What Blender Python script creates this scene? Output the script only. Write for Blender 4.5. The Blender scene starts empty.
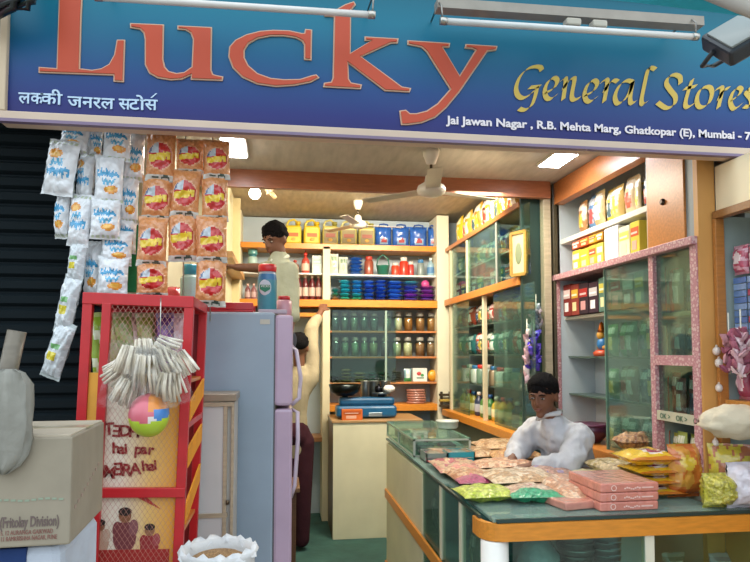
import bpy, math, random
from mathutils import Vector, Matrix, noise
random.seed(7)
R = random.Random(11)
PI = math.pi
C = bpy.context.scene.collection
# ---------------------------------------------------------------- camera
F = 636.0; CAMZ = 1.5; YAW = math.radians(8.2); PIT = math.atan(.056)
CY = 353 - .056*F
fw = Vector((math.sin(YAW)*math.cos(PIT), math.cos(YAW)*math.cos(PIT), math.sin(PIT)))
rt = Vector((math.cos(YAW), -math.sin(YAW), 0)); up = rt.cross(fw)
CAM = Vector((0, 0, CAMZ))
cd = bpy.data.cameras.new('camera'); cam = bpy.data.objects.new('camera', cd); C.objects.link(cam)
cd.sensor_fit = 'HORIZONTAL'; cd.sensor_width = 36; cd.lens = 36*F/750; cd.shift_y = (CY-281)/750
cd.clip_start = .02
m = Matrix((rt, up, -fw)).transposed().to_4x4(); m.translation = CAM; cam.matrix_world = m
bpy.context.scene.camera = cam
def U(px, py, Y=None, X=None, Z=None):
    """point of the place seen at a pixel of the photo, on a plane of known depth / side / height"""
    d = rt*((px-375)/F) + up*((CY-py)/F) + fw
    if Y is not None: t = Y/d.y
    elif X is not None: t = X/d.x
    else: t = (Z-CAMZ)/d.z
    return CAM + d*t
# ---------------------------------------------------------------- colour + materials
def lin(c):
    if isinstance(c, str):
        c = c.lstrip('#'); c = ''.join(x*2 for x in c) if len(c) == 3 else c; c = [int(c[i:i+2], 16)/255 for i in (0, 2, 4)]
    return tuple((x/12.92 if x <= .04045 else ((x+.055)/1.055)**2.4) for x in c)
MATS = {}
def mat(name, rough=.5, metal=0, bump=0, bscale=60, var=.12, vscale=9, coat=0, spec=.5, stretch=(1, 1, 1)):
    m = bpy.data.materials.new(name); m.use_nodes = True; n = m.node_tree.nodes; l = m.node_tree.links
    b = n['Principled BSDF']
    a = n.new('ShaderNodeAttribute'); a.attribute_name = 'col'
    tc = n.new('ShaderNodeTexCoord'); mp = n.new('ShaderNodeMapping'); mp.inputs['Scale'].default_value = stretch
    l.new(tc.outputs['Object'], mp.inputs[0])
    nz = n.new('ShaderNodeTexNoise'); nz.inputs['Scale'].default_value = vscale; nz.inputs['Detail'].default_value = 5
    l.new(mp.outputs[0], nz.inputs['Vector'])
    mr = n.new('ShaderNodeMapRange'); mr.inputs[1].default_value = .3; mr.inputs[2].default_value = .7
    mr.inputs[3].default_value = 1-var; mr.inputs[4].default_value = 1+var*.6
    l.new(nz.outputs[0], mr.inputs[0])
    mx = n.new('ShaderNodeMix'); mx.data_type = 'RGBA'; mx.blend_type = 'MULTIPLY'; mx.inputs[0].default_value = 1
    l.new(a.outputs['Color'], mx.inputs[6]); l.new(mr.outputs[0], mx.inputs[7])
    l.new(mx.outputs[2], b.inputs['Base Color'])
    b.inputs['Roughness'].default_value = rough; b.inputs['Metallic'].default_value = metal
    b.inputs['Coat Weight'].default_value = coat; b.inputs['Coat Roughness'].default_value = .07
    b.inputs['Specular IOR Level'].default_value = spec
    if bump:
        n2 = n.new('ShaderNodeTexNoise'); n2.inputs['Scale'].default_value = bscale; n2.inputs['Detail'].default_value = 4
        l.new(mp.outputs[0], n2.inputs['Vector'])
        bp = n.new('ShaderNodeBump'); bp.inputs['Strength'].default_value = bump; bp.inputs['Distance'].default_value = .01
        l.new(n2.outputs[0], bp.inputs['Height']); l.new(bp.outputs[0], b.inputs['Normal'])
        if coat: l.new(bp.outputs[0], b.inputs['Coat Normal'])
    MATS[name] = m; return m
mat('paint', .5, var=.07, vscale=5)
mat('wall_paint', .75, var=.1, vscale=2.5, spec=.2)
mat('laminate', .35, var=.16, vscale=14, stretch=(1, 6, 6))
mat('plywood', .6, var=.18, vscale=5, stretch=(5, 1, 5), spec=.3)
mat('film', .25, bump=.6, bscale=38, var=.12, vscale=22, coat=.9)
mat('foil', .22, bump=.5, bscale=30, var=.12, vscale=14, coat=.8)
mat('snack', .3, bump=1.0, bscale=90, var=.45, vscale=70, coat=.8)
mat('plastic', .32, var=.06, coat=.25)
mat('card', .7, var=.1, vscale=12, spec=.25)
mat('cloth', .9, bump=.7, bscale=20, var=.1, spec=.1)
mat('metal', .28, metal=.9, var=.1)
mat('steel_paint', .4, var=.1, vscale=18, coat=.2)
mat('skin', .55, var=.07, vscale=30)
mat('hair', .85, bump=.8, bscale=120, var=.3, vscale=80, spec=.12)
mat('grain', .8, bump=1, bscale=160, var=.5, vscale=150)
mat('concrete', .85, bump=.3, bscale=20, var=.25, vscale=6)
mat('fridge_enamel', .28, var=.1, vscale=4, coat=.4)
mat('jar_content', .6, bump=.5, bscale=200, var=.35, vscale=90)
def glassmat(name, tint, refl=.12, rough=.03, painted_sheen=0):
    m = bpy.data.materials.new(name); m.use_nodes = True; n = m.node_tree.nodes; l = m.node_tree.links
    n.remove(n['Principled BSDF']); o = n['Material Output']
    t = n.new('ShaderNodeBsdfTransparent'); t.inputs[0].default_value = (*lin(tint), 1)
    g = n.new('ShaderNodeBsdfGlossy'); g.inputs['Roughness'].default_value = rough
    fr = n.new('ShaderNodeLayerWeight'); fr.inputs[0].default_value = .35
    mr = n.new('ShaderNodeMapRange'); mr.inputs[3].default_value = refl; mr.inputs[4].default_value = .34
    nz = n.new('ShaderNodeTexNoise'); nz.inputs['Scale'].default_value = 3
    l.new(fr.outputs['Fresnel'], mr.inputs[0])
    x = n.new('ShaderNodeMixShader'); l.new(mr.outputs[0], x.inputs[0]); l.new(t.outputs[0], x.inputs[1]); l.new(g.outputs[0], x.inputs[2])
    if painted_sheen:  # pale diffuse mixed in, stands in for teal reflections and haze on glass
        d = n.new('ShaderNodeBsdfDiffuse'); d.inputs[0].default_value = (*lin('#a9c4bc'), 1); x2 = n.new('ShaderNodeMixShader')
        mr2 = n.new('ShaderNodeMapRange'); mr2.inputs[3].default_value = painted_sheen*.6; mr2.inputs[4].default_value = painted_sheen*1.4; l.new(nz.outputs[0], mr2.inputs[0])
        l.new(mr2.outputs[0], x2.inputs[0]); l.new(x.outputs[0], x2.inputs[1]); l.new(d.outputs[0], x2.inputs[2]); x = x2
    l.new(x.outputs[0], o.inputs[0]); MATS[name] = m
glassmat('glass', '#dcefe8', .05)
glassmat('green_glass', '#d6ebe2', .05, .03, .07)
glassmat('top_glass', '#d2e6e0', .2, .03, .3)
glassmat('jar_glass', '#e6efe8', .06)
glassmat('clear_wrap', '#fdfdfc', .03, .15)
def emis(name, col, s):
    m = bpy.data.materials.new(name); m.use_nodes = True; n = m.node_tree.nodes; l = m.node_tree.links
    n.remove(n['Principled BSDF']); e = n.new('ShaderNodeEmission'); e.inputs[0].default_value = (*lin(col), 1); e.inputs[1].default_value = s
    l.new(e.outputs[0], n['Material Output'].inputs[0]); MATS[name] = m
emis('tube_light', '#f4f8ff', 26); emis('bulb_light', '#fff2dc', 14)
def signmat():
    m = bpy.data.materials.new('printed_sign_sheet'); m.use_nodes = True; n = m.node_tree.nodes; l = m.node_tree.links
    b = n['Principled BSDF']; tc = n.new('ShaderNodeTexCoord'); sp = n.new('ShaderNodeSeparateXYZ'); l.new(tc.outputs['Object'], sp.inputs[0])
    mr = n.new('ShaderNodeMapRange'); mr.inputs[1].default_value = 0; mr.inputs[2].default_value = .56; l.new(sp.outputs[2], mr.inputs[0])
    cr = n.new('ShaderNodeValToRGB'); e = cr.color_ramp.elements
    e[0].position = 0; e[0].color = (*lin('#242260'), 1); e[1].position = 1; e[1].color = (*lin('#07667c'), 1)
    for p, c in ((.14, '#222b70'), (.34, '#1a457f'), (.6, '#0d6286'), (.8, '#08708a')):
        k = e.new(p); k.color = (*lin(c), 1)
    l.new(mr.outputs[0], cr.inputs[0]); l.new(cr.outputs[0], b.inputs['Base Color']); b.inputs['Roughness'].default_value = .4; b.inputs['Specular IOR Level'].default_value = .3
    MATS['sign'] = m
signmat()
# ---------------------------------------------------------------- mesh builder
def cube_faces(): return [(0,3,2,1),(4,5,6,7),(0,1,5,4),(1,2,6,5),(2,3,7,6),(3,0,4,7)]
class MB:
    def __init__(s): s.v = []; s.f = []; s.c = []; s.s = []
    def add(s, vs, fs, col, smooth=False):
        o = len(s.v); s.v += [Vector(v) for v in vs]
        for i, f in enumerate(fs):
            s.f.append(tuple(o+k for k in f)); s.c.append(col[i] if isinstance(col, list) else col); s.s.append(smooth)
        return s
    def box(s, lo, hi, col, bev=0, tilt=None):
        x0, y0, z0 = lo; x1, y1, z1 = hi
        if x1 < x0: x0, x1 = x1, x0
        if y1 < y0: y0, y1 = y1, y0
        if z1 < z0: z0, z1 = z1, z0
        if bev <= 0:
            return s.add([(x0,y0,z0),(x1,y0,z0),(x1,y1,z0),(x0,y1,z0),(x0,y0,z1),(x1,y0,z1),(x1,y1,z1),(x0,y1,z1)], cube_faces(), col)
        b = min(bev, (x1-x0)*.49, (y1-y0)*.49, (z1-z0)*.49)
        def ring(i, z): return [(x0+i,y0+b if 0 else y0+i,z)] 
        rings = []
        for z, i in ((z0, b), (z0+b*.3, b*.3), (z0+b, 0), (z1-b, 0), (z1-b*.3, b*.3), (z1, b)):
            X0, X1, Y0, Y1 = x0+i, x1-i, y0+i, y1-i; q = b
            r = []
            for cx, cy, a0 in ((X1-q, Y0+q, -90), (X1-q, Y1-q, 0), (X0+q, Y1-q, 90), (X0+q, Y0+q, 180)):
                for k in range(3):
                    a = math.radians(a0+45*k); r.append((cx+q*math.cos(a), cy+q*math.sin(a), z))
            rings.append(r)
        s.loft(rings, col, True, True, smooth=False); return s
    def loft(s, rings, col, cap0=True, cap1=True, smooth=True, close=True):
        n = len(rings[0]); o = len(s.v)
        for r in rings: s.v += [Vector(p) for p in r]
        for i in range(len(rings)-1):
            for k in range(n if close else n-1):
                a = o+i*n+k; b = o+i*n+(k+1) % n
                s.f.append((a, b, b+n, a+n)); s.c.append(col[i] if isinstance(col, list) else col); s.s.append(smooth)
        if cap0: s.f.append(tuple(o+k for k in reversed(range(n)))); s.c.append(col[0] if isinstance(col, list) else col); s.s.append(False)
        if cap1: s.f.append(tuple(o+(len(rings)-1)*n+k for k in range(n))); s.c.append(col[-1] if isinstance(col, list) else col); s.s.append(False)
        return s
    def lathe(s, prof, c=(0,0,0), col='#ffffff', n=20, sx=1, sy=1):
        rings = [[(c[0]+r*sx*math.cos(2*PI*k/n), c[1]+r*sy*math.sin(2*PI*k/n), c[2]+z) for k in range(n)] for r, z in prof]
        return s.loft(rings, col)
    def tube(s, pts, r, col, n=8, smooth=True):
        pts = [Vector(p) for p in pts]; rings = []
        ref = Vector((0, 0, 1))
        for i, p in enumerate(pts):
            t = (pts[min(i+1, len(pts)-1)]-pts[max(i-1, 0)]).normalized()
            a = t.cross(ref)
            if a.length < .05: a = t.cross(Vector((1, 0, 0)))
            a.normalize(); b = t.cross(a).normalized(); rr = r[i] if isinstance(r, (list, tuple)) else r
            rings.append([p + a*rr*math.cos(2*PI*k/n) + b*rr*math.sin(2*PI*k/n) for k in range(n)])
        for i in range(1, len(rings)):        # keep the rings from twisting
            best = min(range(n), key=lambda q: (rings[i][q]-rings[i-1][0]).length); rings[i] = rings[i][best:]+rings[i][:best]
            if (rings[i][1]-rings[i-1][1]).length > (rings[i][-1]-rings[i-1][1]).length: rings[i] = [rings[i][0]]+rings[i][1:][::-1]
        return s.loft(rings, col, smooth=smooth)
    def bar(s, p, q, w, d, col, upv=(0, 0, 1)):
        p = Vector(p); q = Vector(q); t = (q-p).normalized(); a = t.cross(Vector(upv))
        if a.length < .01: a = t.cross(Vector((0, 1, 0)))
        a.normalize(); b = a.cross(t).normalized(); a *= w/2; b *= d/2
        return s.add([p-a-b, p+a-b, p+a+b, p-a+b, q-a-b, q+a-b, q+a+b, q-a+b], cube_faces(), col)
    def sphere(s, c, r, col, n=16, m=10, fn=None):
        rx, ry, rz = r if isinstance(r, (tuple, list)) else (r, r, r); rings = []
        for i in range(m+1):
            a = -PI/2+PI*i/m; a = max(-PI/2+.02, min(PI/2-.02, a)); ring = []
            for k in range(n):
                b = 2*PI*k/n; u = Vector((math.cos(a)*math.cos(b), math.cos(a)*math.sin(b), math.sin(a)))
                g = fn(u) if fn else 1
                ring.append((c[0]+rx*u.x*g, c[1]+ry*u.y*g, c[2]+rz*u.z*g))
            rings.append(ring)
        return s.loft(rings, col)
    def pillow(s, w, h, t, design, nu=18, nv=22, seal=.1, seed=0, wr=.12, lump=0, sag=0):
        """upright film bag in the xz plane, front towards -y, base at z=0"""
        for side in (-1, 1):
            o = len(s.v)
            for j in range(nv+1):
                v = -1+2*j/nv
                for i in range(nu+1):
                    u = -1+2*i/nu
                    vv = max(0, 1-(abs(v)/(1-seal))**3.2) if abs(v) < 1-seal else 0
                    th = t/2*(max(0, 1-abs(u)**2.6)**.7)*vv**.6
                    nzv = noise.noise(Vector((u*2.2+seed*7.3, v*2.6, side*3+seed)))
                    n3 = noise.noise(Vector((u*5+seed*3.3, v*6, side*5+seed)))
                    th *= 1+wr*nzv*1.6
                    th += t*.1*n3*(1 if vv > .05 else .15)
                    th = max(th, .0006)
                    pinch = 1-.07*(1-abs(v)**4)*(abs(u)) + .015*noise.noise(Vector((seed, v*5, side)))
                    s.v.append(Vector((u*w/2*pinch, side*th+ (sag*(1-v*v)), (v+1)/2*h + h*.012*noise.noise(Vector((u*3, seed, v))))))
            for j in range(nv):
                for i in range(nu):
                    a = o+j*(nu+1)+i; q = (a, a+1, a+nu+2, a+nu+1)
                    s.f.append(q if side < 0 else q[::-1]); s.s.append(True)
                    s.c.append(design(-1+2*(i+.5)/nu, -1+2*(j+.5)/nv))
        return s
    def text(s, body, size, org, ux, uy, col, depth=.001, shear=0, bold=0, align='LEFT', width=None):
        cu = bpy.data.curves.new('t', 'FONT'); cu.body = body; cu.size = size; cu.extrude = depth; cu.shear = shear; cu.offset = bold
        cu.align_x = align; cu.resolution_u = 3; cu.fill_mode = 'BOTH'
        ob = bpy.data.objects.new('t', cu); C.objects.link(ob)
        dg = bpy.context.evaluated_depsgraph_get(); dg.update(); me = bpy.data.meshes.new_from_object(ob.evaluated_get(dg))
        ux = Vector(ux).normalized(); uy = Vector(uy).normalized(); uz = ux.cross(uy); org = Vector(org)
        k = 1
        if width and len(me.vertices):
            xs = [v.co.x for v in me.vertices]; k = width/max(1e-6, max(xs)-min(xs))
        s.add([org+ux*(v.co.x*k)+uy*v.co.y+uz*v.co.z for v in me.vertices], [tuple(p.vertices) for p in me.polygons], col)
        bpy.data.objects.remove(ob); bpy.data.curves.remove(cu); bpy.data.meshes.remove(me); return s
    def xf(s, M):
        s.v = [M @ v for v in s.v]; return s
    def build(s, name, material, parent=None, loc=None, rot=None, label=None):
        me = bpy.data.meshes.new(name); me.from_pydata([tuple(v) for v in s.v], [], s.f); me.update()
        at = me.color_attributes.new('col', 'FLOAT_COLOR', 'CORNER')
        cache = {}; arr = []
        for fi, f in enumerate(s.f):
            c = s.c[fi]
            if c not in cache: cache[c] = (*lin(c), 1.0)
            arr += list(cache[c])*len(f)
        at.data.foreach_set('color', arr); me.polygons.foreach_set('use_smooth', s.s)
        me.materials.append(MATS[material] if isinstance(material, str) else material)
        ob = bpy.data.objects.new(name, me); C.objects.link(ob)
        if parent: ob.parent = parent
        if loc is not None: ob.location = loc
        if rot is not None: ob.rotation_euler = rot
        if label: ob['label'] = label
        return ob
def thing(name, label, cat, loc=(0,0,0), rz=0, group=None, rot=None):
    o = bpy.data.objects.new(name, None); C.objects.link(o); o.empty_display_size = .05
    o.location = loc; o.rotation_euler = rot if rot else (0, 0, rz); tag(o, label, cat, group); return o
def tag(o, label, cat, group=None, kind=None):
    o['label'] = label; o['category'] = cat
    if group: o['group'] = group
    if kind: o['kind'] = kind
    return o
def struct(name, mb, material, parent=None, label=None):
    o = mb.build(name, material, parent)
    if not parent: o['kind'] = 'structure'
    if label: o['label'] = label
    return o
ORD = ['first','second','third','fourth','fifth','sixth','seventh','eighth','ninth','tenth','eleventh','twelfth','thirteenth','fourteenth','fifteenth','sixteenth']
def mixc(a, b, t):
    A = [int(a.lstrip('#')[i:i+2], 16) for i in (0, 2, 4)]; B = [int(b.lstrip('#')[i:i+2], 16) for i in (0, 2, 4)]
    return '#'+''.join('%02x' % max(0, min(255, int(x+(y-x)*t))) for x, y in zip(A, B))
CREAM = '#d8cfae'; ORANGE = '#d6892e'; DKOR = '#b8672f'; WHITE = '#e8e6df'
# ================================================================ THE SETTING
B = lambda lo, hi, col, bev=0: MB().box(lo, hi, col, bev)
struct('floor', B((-.9, 2.4, -.06), (2.1, 6.4, 0), '#2f5650'), 'concrete')
struct('ground', B((-7, -8, -.08), (7, 2.4, -.005), '#8f887c'), 'concrete')
struct('wall_back', B((-.55, 6.15, 0), (2.1, 6.3, 2.9), '#c3cdd0'), 'wall_paint')
struct('wall_left', B((-.55, 4.0, 0), (-.42, 6.15, 2.9), '#cfc7a4'), 'wall_paint')
struct('wall_left_front', B((-.62, 2.62, 0), (-.55, 3.9, 2.75), '#c9bfa0'), 'wall_paint')
struct('trim_1', B((-.62, 3.9, 0), (-.42, 4.0, 2.9), '#d0c6a0'), 'wall_paint')
struct('wall_right', B((1.98, 2.5, 0), (2.1, 6.15, 2.9), '#b9c0bc'), 'wall_paint')
# front ceiling, with its panel joints, at 2.58 m; the back ceiling is higher
cl = B((-.62, 2.42, 2.58), (2.1, 3.8, 2.64), '#b7b0a4')
struct('ceiling', cl, 'plywood')
t = MB()
for x in (-.1, .52, 1.12): t.box((x, 2.5, 2.576), (x+.008, 3.12, 2.5805), '#5c4f42')
for x in (-.85, ): t.box((-.55, 3.12, 2.576), (1.64, 3.128, 2.5805), '#5c4f42')
struct('trim_2', t, 'paint')
struct('trim_3', B((-.55, 3.76, 2.475), (1.66, 3.8, 2.6), '#a06240'), 'laminate')
struct('trim_4', B((-.62, 3.8, 2.58), (2.1, 3.9, 2.95), '#b9aa8e'), 'plywood')
struct('ceiling_back', B((-.6, 3.9, 2.8), (2.1, 6.2, 2.86), '#bcae92'), 'plywood')
# facade above the opening and the neighbouring black roller shutter
struct('wall_front', B((-3.4, 2.37, 2.42), (3.2, 2.42, 4.2), '#6d6a60'), 'wall_paint')
sh = MB(); prof = []
z = 0.0; Y0 = 2.66; vs = []
while z < 2.42:
    for dz, dy in ((0, 0), (.012, -.018), (.04, -.022), (.052, 0)): vs.append((Y0+dy, z+dz))
    z += .058
n = len(vs); mv = [(-3.4, y, zz) for y, zz in vs]+[(-.62, y, zz) for y, zz in vs]
sh.add(mv, [(i, i+n, i+n+1, i+1) for i in range(n-1)], '#0b171c')
sh.box((-3.4, 2.69, 0), (-.62, 2.74, 2.42), '#0c1316')
struct('wall_shutter_left', sh, 'wall_paint', label='black ribbed roller shutter of the closed neighbouring shop')
# ================================================================ SIGN
SY = 2.3
zb = U(375, 140, Y=SY).z; zi = U(375, 131, Y=SY).z; xl = U(1.5, 60, Y=SY).x; xi = U(9, 60, Y=SY).x; xr = 2.25; zt = zb+.66
sign = thing('shop_sign', 'wide blue shop signboard reading Lucky General Stores above the open shop front', 'sign', ((xl+xr)/2, SY, zb))
O = Vector(((xl+xr)/2, SY, zb))
def rel(v, dy=0): v = Vector(v)-O; v.y += dy; return v
b = MB().box((xi-O.x, .0, zi-zb), (xr-O.x, .04, zt-zb), '#1a6aa0'); b.build('sign_board', 'sign', sign)
fr = MB(); fr.box((xl-O.x, -.022, 0), (xr-O.x, .06, zi-zb), '#cbb6a2', .004)
fr.box((xl-O.x, -.022, zi-zb), (xi-O.x, .06, zt-zb), '#cbb79a', .004); fr.box((xl-O.x, -.022, zt-zb-.03), (xr-O.x, .06, zt-zb), '#cbb6a2', .004)
fr.build('sign_frame', 'paint', sign)
st = MB(); st.box((xl-O.x, -.025, -.004), (xr-O.x, .0, .007), '#7d6c88'); st.build('frame_edge', 'paint', sign)
def outline(pts, ox, oy, sc): return [Vector((ox+x/sc, oy+y/sc, 0)) for x, y in pts]
LET = {
 'L': ((30, 0, 3.75), [(116,-60),(198,-60),(192,60),(186,262),(235,268),(270,262),(300,245),(320,210),(330,155),(355,155),(350,307),(318,305),(318,282),(38,272),(38,257),(105,262),(112,60)]),
 'u': ((30, 0, 3.75), [(380,93),(500,98),(498,225),(505,255),(520,272),(550,280),(580,276),(610,255),(615,150),(605,125),(585,112),(557,110),(557,102),(680,108),(678,265),(685,283),(700,288),(722,292),(720,302),(607,298),(607,280),(570,297),(530,300),(480,292),(450,275),(435,245),(435,150),(430,125),(415,110),(380,104)]),
 'c': ((220, 0, 3.75), [(322,115),(342,117),(340,225),(318,223),(318,170),(310,155),(285,142),(240,135),(190,135),(140,145),(105,165),(90,190),(90,220),(105,250),(140,280),(190,298),(240,303),(300,302),(345,288),(360,285),(368,293),(340,308),(280,320),(210,325),(140,315),(85,290),(50,255),(35,215),(38,180),(60,155),(100,135),(150,122),(200,118),(260,120),(305,130),(318,130)]),
 'k': ((220, 0, 3.75), [(395,62),(430,45),(470,22),(500,12),(505,20),(488,40),(487,205),(570,155),(545,152),(545,143),(665,150),(663,162),(640,162),(525,215),(640,300),(680,330),(712,335),(708,345),(618,340),(478,235),(480,300),(490,315),(528,322),(525,333),(390,326),(392,316),(418,312),(425,295),(430,62)]),
 'y': ((320, 20, 3.75), [(330,82),(483,92),(481,102),(455,103),(522,215),(585,115),(572,108),(545,105),(547,96),(660,103),(657,113),(625,118),(520,270),(470,330),(430,365),(380,385),(330,392),(306,392),(300,345),(320,342),(335,355),(360,355),(400,345),(440,318),(490,262),(400,120),(380,102),(330,92)]),
}
for k, ((ox, oy, sc), pts) in LET.items():
    P = [Vector((ox+x/sc, oy+y/sc)) for x, y in pts]
    if k != 'x':
        # signed area -> outward normals
        ar = sum(P[i].x*P[(i+1)%len(P)].y-P[(i+1)%len(P)].x*P[i].y for i in range(len(P)))
        sg = 1 if ar > 0 else -1
        def off(d):
            out = []
            for i in range(len(P)):
                a, q, c = P[i-1], P[i], P[(i+1) % len(P)]
                n1 = (q-a).normalized(); n2 = (c-q).normalized()
                n1 = Vector((n1.y, -n1.x))*sg; n2 = Vector((n2.y, -n2.x))*sg
                nn = n1+n2
                if nn.length < .2: nn = n1
                nn = nn.normalized()*min(1.5, 1/max(.4, nn.normalized().dot(n1)))
                out.append(q+nn*d)
            return out
        lay = [(off(.9), '#cba78a', 0, -.006), (off(-.45), '#ba431f', -.006, -.010)]
        sh_ = off(.9)
        root = None
        for idx, (Q, col, y0, y1) in enumerate(lay):
            w = [U(p.x, p.y, Y=SY)-O for p in Q]; n = len(w); mb = MB()
            fr_ = [(v.x, y1, v.z) for v in w]; bk = [(v.x, y0, v.z) for v in w]
            top = list(range(n)) if sg < 0 else list(range(n))[::-1]
            from mathutils.geometry import tessellate_polygon
            tris = tessellate_polygon([[Vector((p[0], p[2], 0)) for p in fr_]])
            mb.add(fr_+bk, [tuple(t3) for t3 in tris]+[(i, (i+1) % n, n+(i+1) % n, n+i) for i in range(n)], col)
            ob = mb.build('letter' if idx == 0 else 'letter_face', 'paint', root or sign)
            if idx == 0: root = ob
# pen-written gold lettering
def pen(mb, pts, org, y, nib=(2.0, -1.7), thick=.7, smooth=True, shx=0, shy=0):
    P = [Vector((org[0]+(x+shx)/org[2], org[1]+(yy+shy)/org[2])) for x, yy in pts]
    if smooth and len(P) > 2:
        Q = []
        for i in range(len(P)-1):
            p0, p1, p2, p3 = P[max(0, i-1)], P[i], P[i+1], P[min(len(P)-1, i+2)]
            for k in range(6):
                t = k/6; Q.append(.5*((2*p1)+(p2-p0)*t+(2*p0-5*p1+4*p2-p3)*t*t+(3*p1-p0-3*p2+p3)*t**3))
        Q.append(P[-1]); P = Q
    nb = Vector(nib)
    for p, q in zip(P, P[1:]):
        d = (q-p)
        if d.length < 1e-5: continue
        nr = Vector((d.y, -d.x)).normalized()*thick
        n1 = nb if nb.dot(nr) > 0 else -nb
        hv = n1+nr*.35
        for h in (hv,):
            c = [p+h, p-h, q-h, q+h]
            w = [U(v.x, v.y, Y=SY)-O for v in c]
            mb.add([(v.x, y, v.z) for v in w], [(0, 1, 2, 3)], '#cfb04a')
D = (500, 50, 5.357); E = (630, 60, 6.25); gs = []
e_ = [(240,232),(285,208),(305,170),(288,150),(258,168),(238,215),(245,255),(270,265),(302,240)]
GL = [(D, [[(222,112),(212,94),(178,92),(138,108),(102,150),(84,205),(94,245),(122,260),(158,242),(185,215)], [(155,203),(212,197)], [(197,200),(186,250),(165,302),(130,324),(100,316)]]),
 (D, [e_]), (D, [[(325,168),(350,158),(336,268)], [(338,210),(360,172),(388,152),(396,165),(382,245),(393,270),(425,258)]]),
 (D, [[(x+213, y+14) for x, y in e_]]), (D, [[(540,175),(572,165),(555,280)], [(557,225),(580,182),(606,164),(628,172)]]),
 (D, [[(705,172),(672,166),(635,195),(613,250),(625,288),(655,278),(690,230),(708,172)], [(708,170),(694,262),(702,288),(722,280)]]),
 (E, [[(155,62),(128,50),(108,66),(84,170),(68,258),(80,280),(102,262)]]),
 (E, [[(312,150),(308,110),(272,94),(236,110),(224,150),(248,190),(280,235),(272,282),(225,303),(168,268)]]),
 (E, [[(385,125),(360,200),(342,275),(358,298),(400,272)], [(335,182),(410,165)]]),
 (E, [[(475,168),(438,185),(415,235),(420,285),(450,298),(490,270),(508,215),(500,178),(475,168)]]),
 (E, [[(530,190),(572,178),(548,302)], [(550,250),(580,192),(615,178)]]),
 (E, [[(625,258),(672,225),(692,188),(668,175),(638,205),(622,262),(645,308),(692,280)]]),
 (E, [[(762,195),(738,182),(722,205),(752,248),(745,292),(708,292)]])]
for org, strokes in GL:
    mb = MB()
    for s_ in strokes: pen(mb, s_, org, -.004)
    mb.build('gold_letter', 'paint', sign)
dx = (U(700, 100, Y=SY)-U(400, 87, Y=SY)).normalized()
p = U(447, 124, Y=SY); q = U(751, 137, Y=SY)
adr = MB().text('Jai Jawan Nagar , R.B. Mehta Marg, Ghatkopar (E), Mumbai - 7', .043, rel(p, -.004), (1, 0, 0), (0, 0, 1), '#e6dfe4', .001, 0, .0012, width=(q-p).x)
adr.build('address_lettering', 'paint', sign)
p = U(19, 106, Y=SY); q = U(71, 109, Y=SY)
def hindi(body, a, b, py):
    p = U(a, py, Y=SY); q = U(b, py, Y=SY)
    hn = MB(); hn.text(body, .058, rel((p.x, p.y, p.z), -.004), (1, 0, 0), (0, 0, 1), '#b9d3ea', .001, 0, .0008, width=(q-p).x); hn.build('hindi_lettering', 'paint', sign)
hindi('\u0932', 19, 31.5, 103.3); hindi('\u0915', 31, 44, 103.7); hindi('\u0915\u0940', 41, 63, 104); hindi('\u091c\u0928\u0930\u0932', 68, 115, 107); hindi('\u0938', 119, 131, 109.3); hindi('\u091f\u094b', 129, 146, 109.6); hindi('\u0938', 145, 158, 109.9)
c = U(154, 98.5, Y=SY)-O
hn = MB(); hn.add([(c.x-.012, -.004, c.z), (c.x-.006, -.004, c.z), (c.x+.012, -.004, c.z+.018), (c.x+.006, -.004, c.z+.018)], [(0, 1, 2, 3)], '#b9d3ea')
hn.build('hindi_accent', 'paint', sign)
# ---------------------------------------------------------------- tube lights hung in front of the sign
TY = 2.12
def tube_fix(p, q, label, housing=None):
    a = U(*p, Y=TY); b_ = U(*q, Y=TY); o = (a+b_)/2
    r = thing('tube_light', label, 'light', o, group=None)
    MB().tube([a-o, b_-o], .0115, '#d9d6d2', 12).build('glass_tube', 'plastic', r)
    d = (b_-a).normalized()
    for s_, e in ((1, a-o), (-1, b_-o)):
        MB().tube([e-d*.004*s_, e+d*.02*s_], .0135, '#b9b4ab', 12).build('end_cap', 'metal', r)
        k = e+d*.006*s_
        MB().tube([k, k+Vector((-.004*s_, 0, .055)), k+Vector((-.006*s_, .03, .085)), k+Vector((0, SY-TY-.005, .09))], .0035, '#8d8a84', 6).build('bracket', 'metal', r)
    if housing:
        h0 = U(*housing[0], Y=TY+.05); h1 = U(*housing[1], Y=TY+.05)
        MB().bar(h0-o, h1-o, .05, .035, '#9a8f82').build('batten', 'steel_paint', r)
        for px in (572, 598):
            g = U(px, 14+(px-440)*.075, Y=TY+.02)-o
            MB().box(g-Vector((.028, .02, .012)), g+Vector((.028, .02, .014)), '#b9b0a0', .005).build('ballast', 'paint', r)
    return r
tube_fix((96, -3), (374, 15), 'long white tube light hung across the letters of the word Lucky')
tube_fix((441, 21), (697, 37), 'white tube light with batten above the gold General Stores lettering', ((436, 6), (700, 24)))
# floodlight, top right
o = U(740, 36, Y=1.6)
fl = thing('floodlight', 'dark square floodlight tilted down at the upper right end of the sign', 'light', o, rot=(math.radians(-38), math.radians(-28), math.radians(-20)))
MB().box((-.075, -.02, -.07), (.075, .03, .07), '#30343a', .008).build('housing', 'steel_paint', fl)
MB().box((-.062, -.026, -.057), (.062, -.018, .057), '#8f9490', .002).build('front_glass', 'plastic', fl)
MB().tube([(-.08, 0, 0), (-.1, .05, .03), (-.03, .12, .09), (.06, .12, .09), (.1, .05, .03), (.08, 0, 0)], .007, '#26292d', 6).build('bracket', 'steel_paint', fl)
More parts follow.
